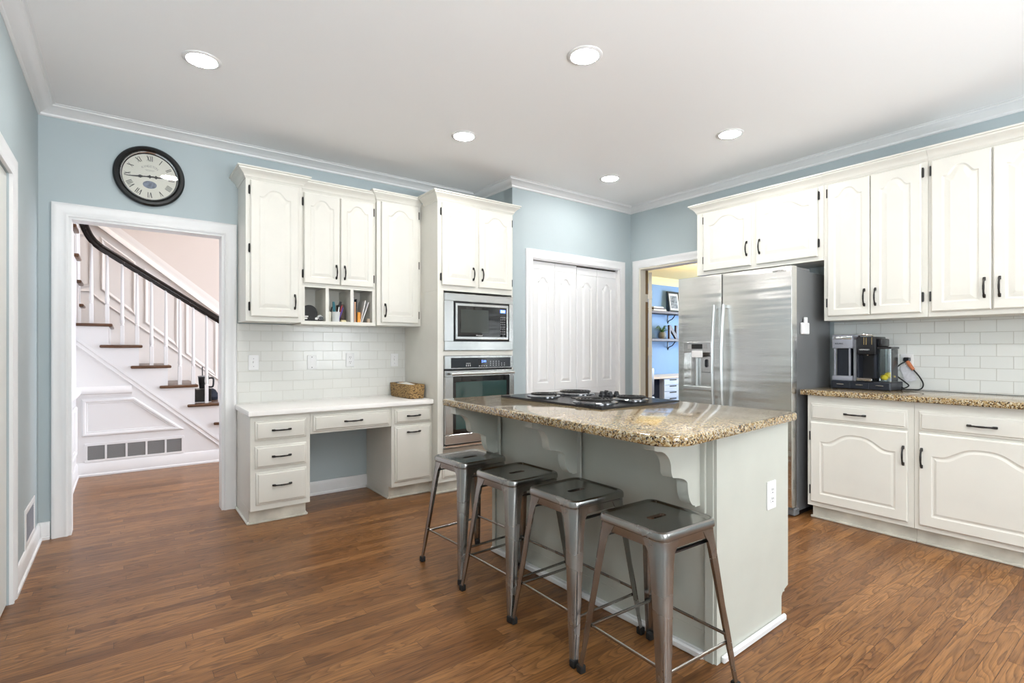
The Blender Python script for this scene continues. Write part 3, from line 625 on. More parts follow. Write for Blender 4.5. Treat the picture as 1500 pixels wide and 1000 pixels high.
def stone(poly, z0, z1, r=.006):
    """slab with eased edges"""
    n = len(poly); cx = sum(p[0] for p in poly)/n; cy = sum(p[1] for p in poly)/n; P = [Vector((x, y, 0)) for x, y in poly]; ns = []
    for i in range(n):
        e0 = (P[i]-P[i-1]).normalized(); e1 = (P[(i+1) % n]-P[i]).normalized()
        a = Vector((e0.y, -e0.x, 0)); b_ = Vector((e1.y, -e1.x, 0)); m = (a+b_).normalized(); m *= 1/max(.3, m.dot(a))
        if (P[i]+m*.01-Vector((cx, cy, 0))).length < (P[i]-Vector((cx, cy, 0))).length: m = -m
        ns.append(m)
    def lp(i, z): return [(P[k].x-ns[k].x*i, P[k].y-ns[k].y*i, z) for k in range(n)]
    return MB().loops([lp(r, z0), lp(r*.3, z0+r*.3), lp(0, z0+r), lp(0, z1-r), lp(r*.3, z1-r*.3), lp(r, z1)])
tag(stone(pts, .879, .917).build('granite_countertop', GRAN), 'speckled gold granite countertop under the coffee machines on the right wall', 'countertop')
tag(MB().box(XR-.012, XR-.0005, .430, 1.735, .918, 1.411).build('tile_backsplash', TILE_R), 'grey-white subway tile backsplash behind the coffee machines', 'backsplash')

# ---- fridge
fr = thing('refrigerator', 'large stainless steel side-by-side refrigerator with ice dispenser', 'refrigerator', (3.800, 2.700, 0), RZ)
FW = .945
MB().box(.004, FW-.004, .082, .640, .030, 1.778, .004).build('body', FSIDE, fr)
MB().box(.01, FW-.01, .10, .62, .0, .030).build('base', BLACK, fr); MB().box(.396, .418, .030, .0815, .075, 1.795).build('door_gap_shade', RUB, fr)  # black strip between the doors stands in for shade in the gap
MB().box(.0, FW, .045, .12, .004, .060, .008).build('bottom_grille', mat('grey_kick_grille', (.16, .165, .17), .4), fr)
MB().box(.008, .13, .09, .30, 1.778, 1.798, .003).build('hinge_cover', FSIDE, fr); MB().box(FW-.13, FW-.008, .05, .30, 1.778, 1.800, .003).build('hinge_cover', FSIDE, fr)
def fdoor(x0, x1, hole=None):
    z0, z1 = .072, 1.802; mb = MB(); P = lambda i, y: [(x0+i, y, z0+i), (x1-i, y, z0+i), (x1-i, y, z1-i), (x0+i, y, z1-i)]
    if not hole: mb.loops([P(0, .076), P(0, .008), P(.003, .002), P(.010, 0)]); return mb
    a, b_, c_, d_ = hole; h = lambda y: [(a, y, c_), (b_, y, c_), (b_, y, d_), (a, y, d_)]
    mb.loops([P(0, .076), P(0, .008), P(.003, .002), P(.010, 0), h(0), h(.058)])
    return mb
ld = fdoor(.0, .403, (.060, .316, .865, 1.262)).build('freezer_door', STEEL, fr)
rd = fdoor(.411, FW).build('fridge_door', STEEL, fr)
def fhandle(x, door):
    pts = []; rs = []
    for k in range(15):
        t = k/14; z = .60+.955*t; y = -.030-.034*math.sin(math.pi*t); pts.append((x, y, z)); rs.append(.016)
    mb = MB().tube(pts, rs, 12, flat=(.62, 1))
    for z in (.615, 1.540): mb.box(x-.009, x+.009, -.034, 0, z-.014, z+.014, .003)
    mb.build('handle', HANDLE, door)
fhandle(.362, ld); fhandle(.440, rd)
ds = MB().box(.060, .316, -.006, .004, 1.175, 1.262, .003).build('dispenser', STEELV, fr)
MB().box(.138, .236, -.0075, -.005, 1.205, 1.245).build('display', BGLASS, ds)
MB().box(.100, .133, -.0075, -.005, 1.207, 1.243).build('button_pad', BTN, ds); MB().box(.240, .280, -.0075, -.005, 1.207, 1.243).build('button_pad', BTN, ds)
MB().box(.140, .238, -.012, .0, 1.135, 1.190, .003).build('ice_chute', WHITEP, ds)
MB().box(.060, .316, .050, .058, .865, 1.175).build('recess_back', STEELV, ds)
MB().box(.056, .320, -.012, .056, .865, .897, .004).build('drip_tray', HANDLE, ds)
MB().box(.150, .168, .02, .05, .897, 1.14, .003).build('chute_guide', HANDLE, ds)
MB().box(.205, .300, .030, .050, 1.010, 1.150, .006).build('paddle', STEELV, ds)
MB().box(.240, .266, .024, .032, 1.055, 1.120, .008).build('water_lever', BLACK, ds)
text('logo', 'SAMSUNG', .0215, mat('logo_print', (.05, .05, .05), .3), rd, Matrix.Translation((.857, -.0006, 1.770)) @ FX, ext=.0005, bold=.0004)
mg = thing('magnetic_hook', 'white magnetic clip holder stuck on the side of the fridge', 'holder', (3.985, 1.7595, 1.355), 0)
MB().box(-.055, .055, -.020, -.002, -.042, .042, .004).build('holder', WHITEP, mg)
MB().box(-.020, .022, -.022, -.010, .030, .082, .003).build('clip', WHITEP, mg)
mg.location = (3.985, 1.7590-.0, 1.355)

# ---- coffee corner on the right counter
CZ = .9175
TY0 = 1.655
tr = thing('pod_drawer', 'black three-drawer coffee pod stand under both coffee machines', 'drawer unit', (4.190, TY0, CZ), RZ)
MB().box(0, .372, .004, .250, 0, .056, .004).build('body', NAVYP, tr)
for k in range(3):
    d = MB().box(.004+k*.123, .122+k*.123, 0, .006, .004, .052, .002).build('drawer', NAVYP, tr)
    MB().box(.040+k*.123, .086+k*.123, -.004, .001, .030, .035, .001).build('handle', CHROME, d)
km = thing('coffee_maker', 'grey single-serve coffee maker next to the fridge', 'coffee maker', (4.200, TY0, CZ+.0565), RZ)
MB().box(.002, .140, .0, .20, .235, .335, .008, 2).build('head', GREYP, km)
MB().box(.006, .136, -.002, .15, .300, .326, .006, 2).build('chrome_lid', CHROME, km)
MB().box(.030, .070, -.006, .02, .308, .317, .003).build('lid_handle', WHITEP, km)
MB().box(.026, .116, .03, .20, .035, .236, .003).build('column', NAVYP, km)
MB().box(.018, .027, .0, .012, .035, .236).build('side_rail', GREYP, km); MB().box(.115, .124, .0, .012, .035, .236).build('side_rail', GREYP, km)
MB().box(.002, .134, .0, .20, 0, .036, .008, 2).build('drip_base', GREYP, km)
MB().box(.136, .158, .02, .19, .0, .300, .004).build('water_tank', mat('smoky_tank', (.22, .23, .25), .15), km)
text('logo', 'KEURIG', .016, INK, km, Matrix.Translation((.052, -.0004, .270)) @ FX)
nm = thing('espresso_machine', 'black pod espresso machine with clear water tank beside the wall plug', 'coffee maker', (4.195, TY0-.165, CZ+.0565), RZ)
MB().box(0, .118, .0, .20, .190, .318, .007, 2).build('head', BLACK, nm)
MB().box(.004, .118, .085, .20, .0, .192, .004).build('column', BLACK, nm)
MB().box(.0, .012, .01, .1, .03, .192).build('side_panel', NAVYP, nm); MB().box(.106, .120, .01, .1, .03, .192).build('side_panel', NAVYP, nm)
MB().box(.0, .100, -.012, .085, .006, .026, .005).build('drip_tray', CHROME, nm)
MB().box(.0, .104, -.006, .1, -.0, .007).build('tray_foot', BLACK, nm)
MB().lathe([(.010, .185), (.012, .200)], (.055, .05, 0), 12).build('spout', CHROME, nm)
lv = MB().tube([(.012, .02, .318), (.016, .0, .330), (.055, -.008, .333), (.095, .0, .330), (.100, .02, .318)], .007, 10).build('lever', CHROME, nm)
BRASS = mat('brass_trim', (.55, .42, .20), .2, metal=1)
for x in (.046, .060, .094): MB().box(x, x+.004, -.002, .0, .262, .312).build('trim_stripe', BRASS, nm)
text('logo', 'NESPRESSO', .0125, mat('silver_print', (.6, .6, .6), .4), nm, Matrix.Translation((.050, -.0006, .226)) @ FX)
MB().box(.118, .150, .03, .17, .245, .305, .010, 2).build('pod_bin', BLACK, nm)
MB().box(.120, .205, .02, .18, .232, .246, .003).build('tank_lid', BLACK, nm)
tk = MB()
for zz0, zz1 in ((.0, .232),):
    O = [(x+.163, y+.10) for x, y in rrect(.040, .075, .020)]; I = [(x+.163, y+.10) for x, y in rrect(.037, .072, .018)]
    tk.loops([[(x, y, .001) for x, y in O], [(x, y, .231) for x, y in O], [(x, y, .231) for x, y in I], [(x, y, .004) for x, y in I]])
tk.build('water_tank', TANK, nm)
def lemon(x, y, z, rz, lab, s=1.0):
    o = MB().lathe([(.0, -.036*s), (.006*s, -.032*s), (.018*s, -.022*s), (.026*s, 0), (.018*s, .022*s), (.007*s, .031*s), (0, .036*s)], (0, 0, 0), 20, 'x', False, False).build('lemon', LEMON)
    o.location = (x, y, z); o.rotation_euler = (0, R(-20), rz); tag(o, lab, 'lemon')
lemon(4.262, TY0-.314, CZ+.0565+.032, R(65), 'smaller yellow lemon low at the left in the clear tank', .78)
lemon(4.300, TY0-.337, CZ+.0565+.046, R(100), 'larger yellow lemon resting right and higher in the clear tank', .95)
outlet('power_outlet', 'white power outlet on the right wall tile behind the black plug', 'outlet', (XR-.012, 1.262, 1.112), RZ, w=.075, h=.12)
outlet('light_switch', 'white switch plate just left of the plugged outlet on the right wall tile', 'switch', (XR-.012, 1.345, 1.112), RZ, 'switch')
pc = thing('plug_lead', 'black power cord with copper plug looping down to the granite counter', 'cord', (0, 0, 0))
xw = XR-.020
MB().box(xw-.030, xw, 1.238, 1.276, 1.118, 1.146, .005).build('plug', BLACK, pc)
MB().tube([(xw-.022, 1.252, 1.118), (xw-.030, 1.236, 1.092), (xw-.034, 1.214, 1.060)], [.012, .013, .011], 10).build('plug_grip', COPPER, pc)
def smooth_path(P, n=8):
    P = [Vector(p) for p in P]; out = []
    for i in range(len(P)-1):
        p0, p1, p2, p3 = P[max(i-1, 0)], P[i], P[i+1], P[min(i+2, len(P)-1)]
        for k in range(n):
            t = k/n; out.append(.5*((2*p1)+(p2-p0)*t+(2*p0-5*p1+4*p2-p3)*t*t+(3*p1-p0-3*p2+p3)*t**3))
    out.append(P[-1]); return out
MB().tube(smooth_path([(xw-.034, 1.214, 1.060), (xw-.034, 1.178, 1.010), (xw-.036, 1.158, .962), (xw-.045, 1.172, .928), (xw-.06, 1.22, CZ+.005), (xw-.08, 1.272, CZ+.005)]), .0045, 8).tube(smooth_path([(xw-.020, 1.258, 1.120), (xw-.030, 1.296, 1.092), (xw-.036, 1.330, 1.046), (xw-.036, 1.318, 1.020), (xw-.036, 1.262, .972), (xw-.040, 1.240, .948), (xw-.050, 1.262, .930), (xw-.06, 1.276, .936)]), .0045, 8).build('cable', RUB, pc)
o = tag(MB().box(-.0006, .0006, -.034, .034, -.055, .055).build('cord_tag', mat('pale_print_label', (.62, .62, .66), .5, vary=.10, vscale=60)), 'pale printed tag hanging from the black power cord', 'tag'); o.location = (xw-.012, 1.250, 1.030); o.rotation_euler = (R(-18), 0, 0)

# ---------------------------------------------------------------- island
isl = thing('kitchen_island', 'grey-green painted kitchen island with three scrolled brackets', 'island', (1.815, 1.125, 0), R(1.6))
IW, IL = .590, 1.430      # across, along
MB().box(0, IW-.055, 0.001, IL, 0, .105).box(0, IW, .001, IL, .105, .881, .002).build('body', ISL, isl)
# end panel follows the toe notch on the cooktop side
pp = [(-.006, 0), (IW-.060, 0), (IW-.060, .105), (IW-.045, .125), (IW+.004, .140), (IW+.004, .881), (-.006, .881)]
MB().prism(pp, 'y', -.012, .001).build('end_panel', ISL, isl)
MB().box(-.012, .0, .0, .035, 0, .881, .001).build('corner_strip', ISL, isl); MB().box(-.012, 0, IL-.03, IL, 0, .881, .001).build('corner_strip', ISL, isl)
MB().box(-.026, -.012, .04, IL, 0, .030, .006).box(-.012, 0, .04, IL, 0, .03).build('base_moulding', TRIM, isl)
MB().box(.020, IW-.045, -.030, -.012, 0, .030, .006).build('base_moulding', TRIM, isl)
prof = [(0, .881), (-.300, .881), (-.300, .848), (-.285, .842)]
for k in range(1, 9): a = R(90)*k/8; prof.append((-.285+.085*math.sin(a), .842-.075*(1-math.cos(a))))
for k in range(1, 9): a = R(90)*k/8; prof.append((-.200+.020*(1-math.cos(a)), .767-.035*math.sin(a)))
for k in range(1, 9): a = R(90)*k/8; prof.append((-.180+.085*math.sin(a), .732-.020*(1-math.cos(a))-.002*k))
for k in range(1, 9): a = R(90)*k/8; prof.append((-.095+.050*(1-math.cos(a)), .696-.090*math.sin(a)))
prof += [(-.045, .600), (0, .600)]
for yy in (.072, .735, 1.385):
    MB().prism([(a-.012, b_) for a, b_ in prof], 'y', yy-.024, yy+.024).box(-.024, -.012, yy-.045, yy+.045, .572, .881, .002).build('bracket', ISL, isl)
IP = [(1.462, 2.640)]
def arc(cx, cy, r, a0, a1, n=8): return [(cx+r*math.cos(R(a0+(a1-a0)*k/n)), cy+r*math.sin(R(a0+(a1-a0)*k/n))) for k in range(n+1)]
poly = arc(1.500, 2.590, .045, 178, 90, 5) + [(2.470, 2.640), (2.445, 1.108)] + arc(1.517, 1.133, .108, -86, -178, 8)
tag(stone(poly, .882, .919, .008).build('island_countertop', GRAN), 'speckled gold granite island countertop with rounded corner, under the cooktop', 'countertop')
outlet('power_outlet', 'white power outlet on the end panel of the island', 'outlet', (2.243, 1.1245, .576), R(1.6), w=.076, h=.120)

# ---- cooktop
ck = thing('cooktop', 'black electric coil cooktop set into the island granite', 'cooktop', (2.105, 2.110, .9195))
MB().box(-.298, .298, -.405, .405, 0, .009, .003).build('glass', CGLASS, ck)
MB().sweep([(-.299, -.406, .0045), (.299, -.406, .0045), (.299, .406, .0045), (-.299, .406, .0045)], (0, 0, 1), [(-.002, .0042), (.002, .005), (.003, -.004), (-.001, -.0045)], closed=True).build('steel_edge', DARKM, ck)
for bx_, by_, br_ in ((-.130, .215, .082), (.140, .225, .098), (-.135, -.205, .102), (.130, -.215, .082)):
    b_ = thing('burner', '', '', (bx_, by_, .009)); del b_['label']; del b_['category']; b_.parent = ck
    MB().lathe([(br_+.016, 0), (br_+.016, .004), (br_+.010, .006), (br_+.006, .004), (.03, .0015), (.01, .001)], n=36).build('drip_pan', PAN, b_)
    pts = []; turns = 4.5 if br_ > .09 else 4
    for k in range(int(turns*28)+1):
        a = 2*math.pi*k/28; r = .020+(br_-.020)*k/(turns*28); pts.append((r*math.cos(a), r*math.sin(a), .015))
    MB().tube(pts, .0052, 6).tube([(br_, 0, .015), (br_+.012, 0, .010)], .005, 6).build('coil', mat('coil_black', (.008, .008, .008), .40, spec=.2), b_)
MB().box(-.075, .060, -.035, .045, .009, .013, .002).build('vent_grille', BLACK, ck)
for kx, ky in ((.170, .035), (.195, -.005), (.235, -.020), (.235, .06)):
    MB().lathe([(.021, .009), (.020, .016), (.016, .018), (.014, .030), (.012, .032)], (kx, ky, 0), 18).box(kx-.003, kx+.003, ky-.013, ky+.013, .030, .036, .001).build('knob', BLACK, ck)

# ---------------------------------------------------------------- bar stools
def make_stool():
    t = thing('bar_stool', '', 'stool')
    Z = .606
    lp = lambda h, r, z: [(x, y, z) for x, y in rrect(h, h, r, 6)]
    slot = lambda z: [(x, y, z) for x, y in rrect(.046, .0145, .013, 6)]
    L = [lp(.147, .030, Z-.030), lp(.150, .034, Z-.030), lp(.1535, .036, Z-.026), lp(.1535, .036, Z-.012), lp(.151, .036, Z-.004), lp(.145, .034, Z), lp(.139, .032, Z-.001), lp(.134, .030, Z-.006), lp(.128, .028, Z-.0075), slot(Z-.0075), slot(Z-.016), lp(.128, .028, Z-.013), lp(.147, .030, Z-.013)]
    MB().loops(L, False, False).build('seat', GUN, t)
    # apron ring under the seat
    MB().loops([lp(.147, .036, Z-.058), lp(.1495, .037, Z-.058), lp(.1495, .037, Z-.028), lp(.146, .036, Z-.028), lp(.146, .036, Z-.058)], False, False).build('apron', GUN, t)
    for sx, sy in ((-1, -1), (1, -1), (1, 1), (-1, 1)):
        rows = []
        for z, c, wd, rr in ((.572, .1505, .084, .038), (.552, .1515, .074, .038), (.535, .153, .062, .036), (.50, .156, .055, .033), (.40, .1655, .048, .029), (.28, .1765, .041, .025), (.17, .187, .035, .021), (.09, .195, .029, .016), (.055, .1985, .026, .012), (.022, .2015, .0235, .009)):
            wd = max(wd, rr+.002); out = [(c-wd, c)]; inn = []
            for k in range(7):
                a = R(90-90*k/6); out.append((c-rr+rr*math.cos(a), c-rr+rr*math.sin(a)))
            out.append((c, c-wd)); e = .0022
            inn = [(c-wd, c-e)]
            for k in range(7):
                a = R(90-90*k/6); inn.append((c-rr+(rr-e)*math.cos(a), c-rr+(rr-e)*math.sin(a)))
            inn.append((c-e, c-wd))
            rows.append([(sx*x, sy*y, z) for x, y in out+inn[::-1]])
        mb = MB().loops(rows)
        # pressed rib down the rounded corner
        rib = []
        for z, c, rr in ((.30, .1745, .024), (.22, .1825, .0225), (.12, .1925, .018), (.085, .1955, .0155)):
            q = c-rr+rr*.7071-.0008; rib.append((sx*q, sy*q, z))
        mb.tube(rib, [.0006, .0036, .0036, .0006], 8)
        leg = mb.build('leg', GUN, t)
        c = .1925; MB().box(sx*c-.0135, sx*c+.0135, sy*c-.0135, sy*c+.0135, 0, .030, .005, 2).build('rubber_foot', RUB, leg)
    for k, (z, s) in enumerate(((.172, -1), (.172, 1))):
        c = .178
        MB().tube([(-c, s*c, z), (-c+.03, s*c, z), (c-.03, s*c, z), (c, s*c, z)], [.009, .0065, .0065, .009], 8, flat=(.7, 1)).build('stretcher', GUN, t)
    for s in (-1, 1):
        z = .188; c = .177
        MB().tube([(s*c, -c, z), (s*c, -c+.03, z), (s*c, c-.03, z), (s*c, c, z)], [.009, .0065, .0065, .009], 8, flat=(.7, 1)).build('stretcher', GUN, t)
    MB().box(-.150, .150, .118, .132, .520, .526).build('brace', BLACK, t); MB().box(-.150, .150, -.132, -.118, .520, .526).build('brace', BLACK, t)
    return t
st0 = make_stool()
for i, (x, y, a, lab) in enumerate(((1.560, 2.480, 3.0, 'gunmetal metal bar stool farthest from camera, at the oven end of the island'), (1.553, 2.035, 2.0, 'gunmetal metal bar stool second from the oven end of the island'), (1.562, 1.625, -.5, 'gunmetal metal bar stool third from the oven end of the island'), (1.552, 1.195, -2.0, 'gunmetal metal bar stool nearest the camera at the island corner'))):
    s = st0 if i == 0 else copy_tree(st0)
    s.location = (x, y, 0); s.rotation_euler = (0, 0, R(a)); s['label'] = lab; s['group'] = 'bar stools at the island'

# ---------------------------------------------------------------- wall clock
ckl = thing('wall_clock', 'round wall clock with black rim and Roman numerals above the hall doorway', 'clock', (.142, YA-.0005, 2.400))
MB().lathe([(.155, 0), (.200, 0), (.206, -.012), (.205, -.030), (.195, -.042), (.180, -.043), (.170, -.036), (.166, -.026), (.160, -.016), (.155, -.012)], n=64, axis='y', cap0=False, cap1=False).build('rim', mat('black_clock_rim', (.008, .008, .008), .22), ckl)
MB().lathe([(.168, -.036), (.166, -.033), (.163, -.028), (.160, -.026)], n=64, axis='y', cap0=False, cap1=False).build('inner_ring', CHROME, ckl)
MB().lathe([(.160, -.004), (.160, -.012)], n=64, axis='y').build('dial', CLOCKF, ckl)
nm_ = MB()
NUM = {1: 'I', 2: 'II', 3: 'III', 4: 'IIII', 5: 'V', 6: 'VI', 7: 'VII', 8: 'VIII', 9: 'IX', 10: 'X', 11: 'XI', 12: 'XII'}
for h, s in NUM.items():
    th = R(90-30*h); ws = {'I': .009, 'V': .020, 'X': .020}; tot = sum(ws[c_] for c_ in s); u = -tot/2
    M = Matrix.Rotation(-(th-R(90)), 4, 'Y') if False else None
    rad = Vector((math.cos(th), 0, math.sin(th))); tan = Vector((math.sin(th), 0, -math.cos(th)))
    def bar(u0, r0, u1, r1, wd):
        a = rad*r0+tan*u0; b_ = rad*r1+tan*u1; d = (b_-a).normalized(); p = Vector((-d.z, 0, d.x))*wd/2
        nm_.loops([[tuple(a-p+Vector((0, -.0122, 0))), tuple(a+p+Vector((0, -.0122, 0))), tuple(b_+p+Vector((0, -.0122, 0))), tuple(b_-p+Vector((0, -.0122, 0)))], [tuple(a-p+Vector((0, -.0130, 0))), tuple(a+p+Vector((0, -.0130, 0))), tuple(b_+p+Vector((0, -.0130, 0))), tuple(b_-p+Vector((0, -.0130, 0)))]])
    ri, ro = .108, .144
    for c_ in s:
        wd = ws[c_]; m_ = u+wd/2
        if c_ == 'I': bar(m_, ri, m_, ro, .0042)
        elif c_ == 'V': bar(m_, ri, m_-.007, ro, .0050); bar(m_, ri, m_+.007, ro, .0022)
        else: bar(m_+.007, ri, m_-.007, ro, .0050); bar(m_-.007, ri, m_+.007, ro, .0020)
        u += wd
nm_.build('numerals', INK, ckl, 0)
w_ = 'KINGSTON'
for i, ch in enumerate(w_):
    a = R(90+36-72*i/(len(w_)-1)); text('letter', ch, .021, INKG, ckl, Matrix.Translation((.070*math.cos(a), -.0124, .005+.068*math.sin(a))) @ Matrix.Rotation(-(a-R(90)), 4, 'Y') @ FX)
MB().box(-.028, .028, -.0128, -.0122, .046, .0475).box(-.022, .022, -.0128, -.0122, .040, .0415).build('small_print', INKG, ckl)
MB().loops([[(.040*math.cos(2*math.pi*k/32), y, -.055+.026*math.sin(2*math.pi*k/32)) for k in range(32)] for y in (-.0120, -.0126)]).build('badge', INKB, ckl)
text('badge_letters', 'ABC', .022, CLOCKF, ckl, Matrix.Translation((0, -.0130, -.055)) @ FX) if False else None
def hand(name, ang, L, wd, y):
    th = R(90-ang); M = Matrix.Rotation(-th, 4, 'Y'); pr = []
    for t, k in ((-.18, .3), (-.16, .8), (-.08, .4), (0, 1.6), (.08, .5), (.30, .5), (.42, 1.5), (.52, .6), (.75, .45), (1, .12)): pr.append((t*L, k*wd))
    up = [(a, y, b_) for a, b_ in pr]+[(a, y, -b_) for a, b_ in pr[::-1]]
    lo = [(p[0], y+.0012, p[2]) for p in up]
    mb = MB().loops([[tuple(M @ Vector(p)) for p in up], [tuple(M @ Vector(p)) for p in lo]]); return mb.build(name, INK, ckl)
hand('minute_hand', 264, .132, .0075, -.0175); hand('hour_hand', 88, .085, .0085, -.0155)
MB().lathe([(.160, -.0225), (.160, -.0240)], n=48, axis='y').build('cover_glass', PANE, ckl)

# ---------------------------------------------------------------- recessed ceiling lamps
def downlight(x, y, lab, group='recessed ceiling lights in view'):
    o = thing('recessed_light', lab, 'ceiling light', (x, y, H), 0, group)
    MB().lathe([(.070, 0), (.092, 0), (.092, -.003), (.086, -.007), (.074, -.008), (.070, -.005)], n=40, cap0=False, cap1=False).build('trim_ring', TRIM, o)
    MB().lathe([(.0735, -.003), (.070, -.0065), (.0, -.0065)], n=40, cap1=False).build('lens', LENS, o)
    return o
LAMPS = [(.331, 3.195, 'recessed ceiling light nearest the wall clock'), (1.933, 1.945, 'recessed ceiling light above the front part of the island'), (1.967, 3.205, 'recessed ceiling light in front of the oven cabinet'), (3.471, 2.033, 'recessed ceiling light in front of the fridge'), (3.510, 3.212, 'recessed ceiling light in front of the pantry doors')]
for x, y, lab in LAMPS: downlight(x, y, lab)
for x, y in ((.33, .70), (1.93, .40), (.33, -.9), (1.93, -.9), (3.47, .10), (3.47, -1.4), (1.2, -2.0)): downlight(x, y, 'recessed ceiling light out of the picture on the ceiling nearer the rear windows', 'recessed ceiling lights out of view')

# ---------------------------------------------------------------- doors
dl = (PX1-PX0-.028)/4
for k in range(2):
    d = bpy.data.objects.new('door_%d' % (k+1), None); COL.objects.link(d); d['kind'] = 'structure'; d.location = (PX0+.013+k*(2*dl+.002), YP+.028, .012)
    for j in range(2):
        x0 = j*dl+.001; x1 = (j+1)*dl-.001
        N = 16; mb = MB(); z1 = 2.030-(.0 if k == 0 else .009); th = .034
        lf = MB().box(x0, x1, .010, th, 0, z1)
        st = .075; mid = .92
        # one long raised field above, a short one below
        for (za, zb, ar) in ((.79, z1-.07, .048), (.13, .66, 0.0)):
            panel(x0+.001, x1-.001, za-.0, zb+.0, y=0, th=.011, arch=ar, stile=.074, raise_=.024, mb=lf, dp=1.7)
        lf.box(x0+.001, x1-.001, .0, .011, z1-.07, z1).box(x0+.001, x1-.001, 0, .011, .66, .79).box(x0+.001, x1-.001, 0, .011, 0, .13)
        lf.build('leaf', TRIM, d, 7)
# door standing open into the office, seen edge-on
d = bpy.data.objects.new('door_3', None); COL.objects.link(d); d['kind'] = 'structure'; d.location = (4.613, 3.634, .012); d.rotation_euler = (0, 0, R(38.5))
MB().box(0, .76, -.018, .018, 0, 2.03, .002).build('slab', CREAM, d)
for z in (.25, 1.12, 1.74): MB().box(-.010, .002, -.020, .020, z, z+.09, .002).lathe([(.006, z), (.006, z+.09)], (-.008, .020, 0), 10).build('hinge', CREAM, d)
# closed door in the left wall
d = struct('door_4', MB().box(XL-.045, XL-.008, LY0+.003, LY1-.003, .008, LZ-.003, .002), mat('grey_white_door_paint', (.66, .67, .63), .4))
lk = MB().lathe([(.022, 0), (.022, .006), (.010, .010), (.010, .030), (.024, .040), (.024, .055), (.012, .062)], (XL-.008, LY0+.07, .96), 20, 'x').build('door_knob', CHROME, d)

# ---- register on the left wall
rg = thing('wall_register', 'small white wall vent register low on the left wall', 'vent', (XL, 4.020, .218), 0)
MB().box(0, .006, -.190, -.150, -.110, .110, .002).box(0, .006, .150, .190, -.110, .110, .002).box(0, .006, -.15, .15, .078, .110, .002).box(0, .006, -.15, .15, -.110, -.078, .002).build('frame', TRIM, rg)
sl = MB().box(0, .001, -.15, .15, -.078, .078)
for k in range(13): sl.box(.001, .005, -.15, .15, -.074+k*.012, -.070+k*.012)
sl.build('louvres', GREYP, rg)

# ---------------------------------------------------------------- stair hall beyond the doorway
YS = 6.315; YB = 7.25; HX = -.36
struct('wall_hall_back', MB().box(-1.6, 3.6, YB, YB+.1, 0, 5.0), HALLW)
hp = [(YA+T, 0), (YS+.05, 0), (YS+.05, 1.42), (7.02, 1.42), (7.02, 1.627), (6.70, 1.627), (6.70, 1.832), (6.38, 1.832), (6.38, 2.037), (6.06, 2.037), (6.06, 2.242), (5.6, 2.242), (5.6, 2.5), (YA+T, 3.2)]
struct('wall_hall_left', MB().prism(hp, 'x', HX-.06, HX), HALLT)
struct('wall_hall_far_left', MB().box(-1.66, -1.6, YA+T, YB, 0, 5.0), HALLW)
struct('wall_hall_front', MB().box(-1.66, DX0, YA+T, YA+T+.02, 0, 5.0).box(DX1, 3.6, YA+T, YA+T+.02, 0, 5.0).box(DX0, DX1, YA+T, YA+T+.02, DZ, 5.0).box(XL-.1, XR, YA+T, YA+T+.02, 2.6, 5.0), HALLW)
struct('wall_hall_right', MB().box(3.5, 3.6, YA+T, YB, 0, 5.0), HALLW)
struct('ceiling_hall', MB().box(-1.7, 3.6, YA+T, YB+.1, 5.0, 5.06), CEIL)
stc = thing('staircase', 'white staircase with oak treads and dark handrail in the hall beyond the doorway', 'staircase', (0, 0, 0))
nose = [-.090, .146, .385, .620, .858, 1.096, 1.334]; zt = [1.447, 1.243, 1.038, .833, .628, .423, .218]
poly = [(-.42, 0), (1.55, 0), (1.55, .013)]
for k in range(6, -1, -1):
    xr = nose[k]-.030
    lower = zt[k+1]-.030 if k < 6 else .0
    poly += [(xr, max(lower, .013)), (xr, zt[k]-.028)]
poly += [(-.42, zt[0]-.028)]
MB().prism(poly, 'y', YS, YS+.045).build('stringer', HALLT, stc)
for k in range(7):
    MB().box(nose[k]-.335, nose[k], YS-.032, YB-.002, zt[k]-.028, zt[k], .010, 3).build('tread', TREAD, stc)
    MB().box(nose[k]-.048, nose[k]-.030, YS+.005, YB-.002, zt[k]-.205+.0, zt[k]-.028).build('riser', HALLT, stc)
for k, (yn, z) in enumerate(((7.05, 1.655), (6.73, 1.860), (6.41, 2.065), (6.09, 2.270))):
    MB().box(-1.55, HX+.035, yn-.34, yn, z-.028, z, .010, 3).build('tread', TREAD, stc)
    MB().box(-1.55, HX-.005, yn-.050, yn-.032, z-.20, z-.028).build('riser', HALLT, stc)
railp = lambda x: 1.995-.665*(x-.098)
def rail_path():
    P = [(1.45, YS+.06, railp(1.45)), (.833, YS+.06, railp(.833)), (.4, YS+.06, railp(.4)), (-.05, YS+.06, railp(-.05)), (-.19, YS+.06, railp(-.19)+.004), (-.255, YS+.06, 2.262), (-.300, YS+.055, 2.360), (-.325, YS+.045, 2.47), (-.345, YS-.02, 2.58), (-.365, YS-.18, 2.72), (-.375, YS-.5, 2.95)]
    return smooth_path(P, 6)
MB().tube(rail_path(), .030, 12, flat=(.85, 1.15)).build('handrail', RAIL, stc)
def baluster(x, z0, z1, y=YS+.06):
    mb = MB().box(x-.0165, x+.0165, y-.0165, y+.0165, z0, z0+.19, .002)
    L = z1-z0
    mb.lathe([(.0165, z0+.19), (.018, z0+.197), (.013, z0+.203), (.017, z0+.215), (.0185, z0+.235), (.015, z0+.28), (.0125, z0+L*.75), (.011, z1)], (x, y, 0), 12)
    mb.build('baluster', HALLT, stc)
for x in (-.252, -.133, -.016, .102, .221, .341, .462, .581, .702, .826, .946, 1.065):
    k = next(i for i in range(7) if x < nose[i]+.0)
    baluster(x, zt[k], railp(x)-.022 if x > -.2 else 2.235)
for yn, z in ((7.0, 1.655), (6.80, 1.655), (6.62, 1.86), (6.30, 2.065)): baluster(HX-.020, z, z+.80, yn-.02)
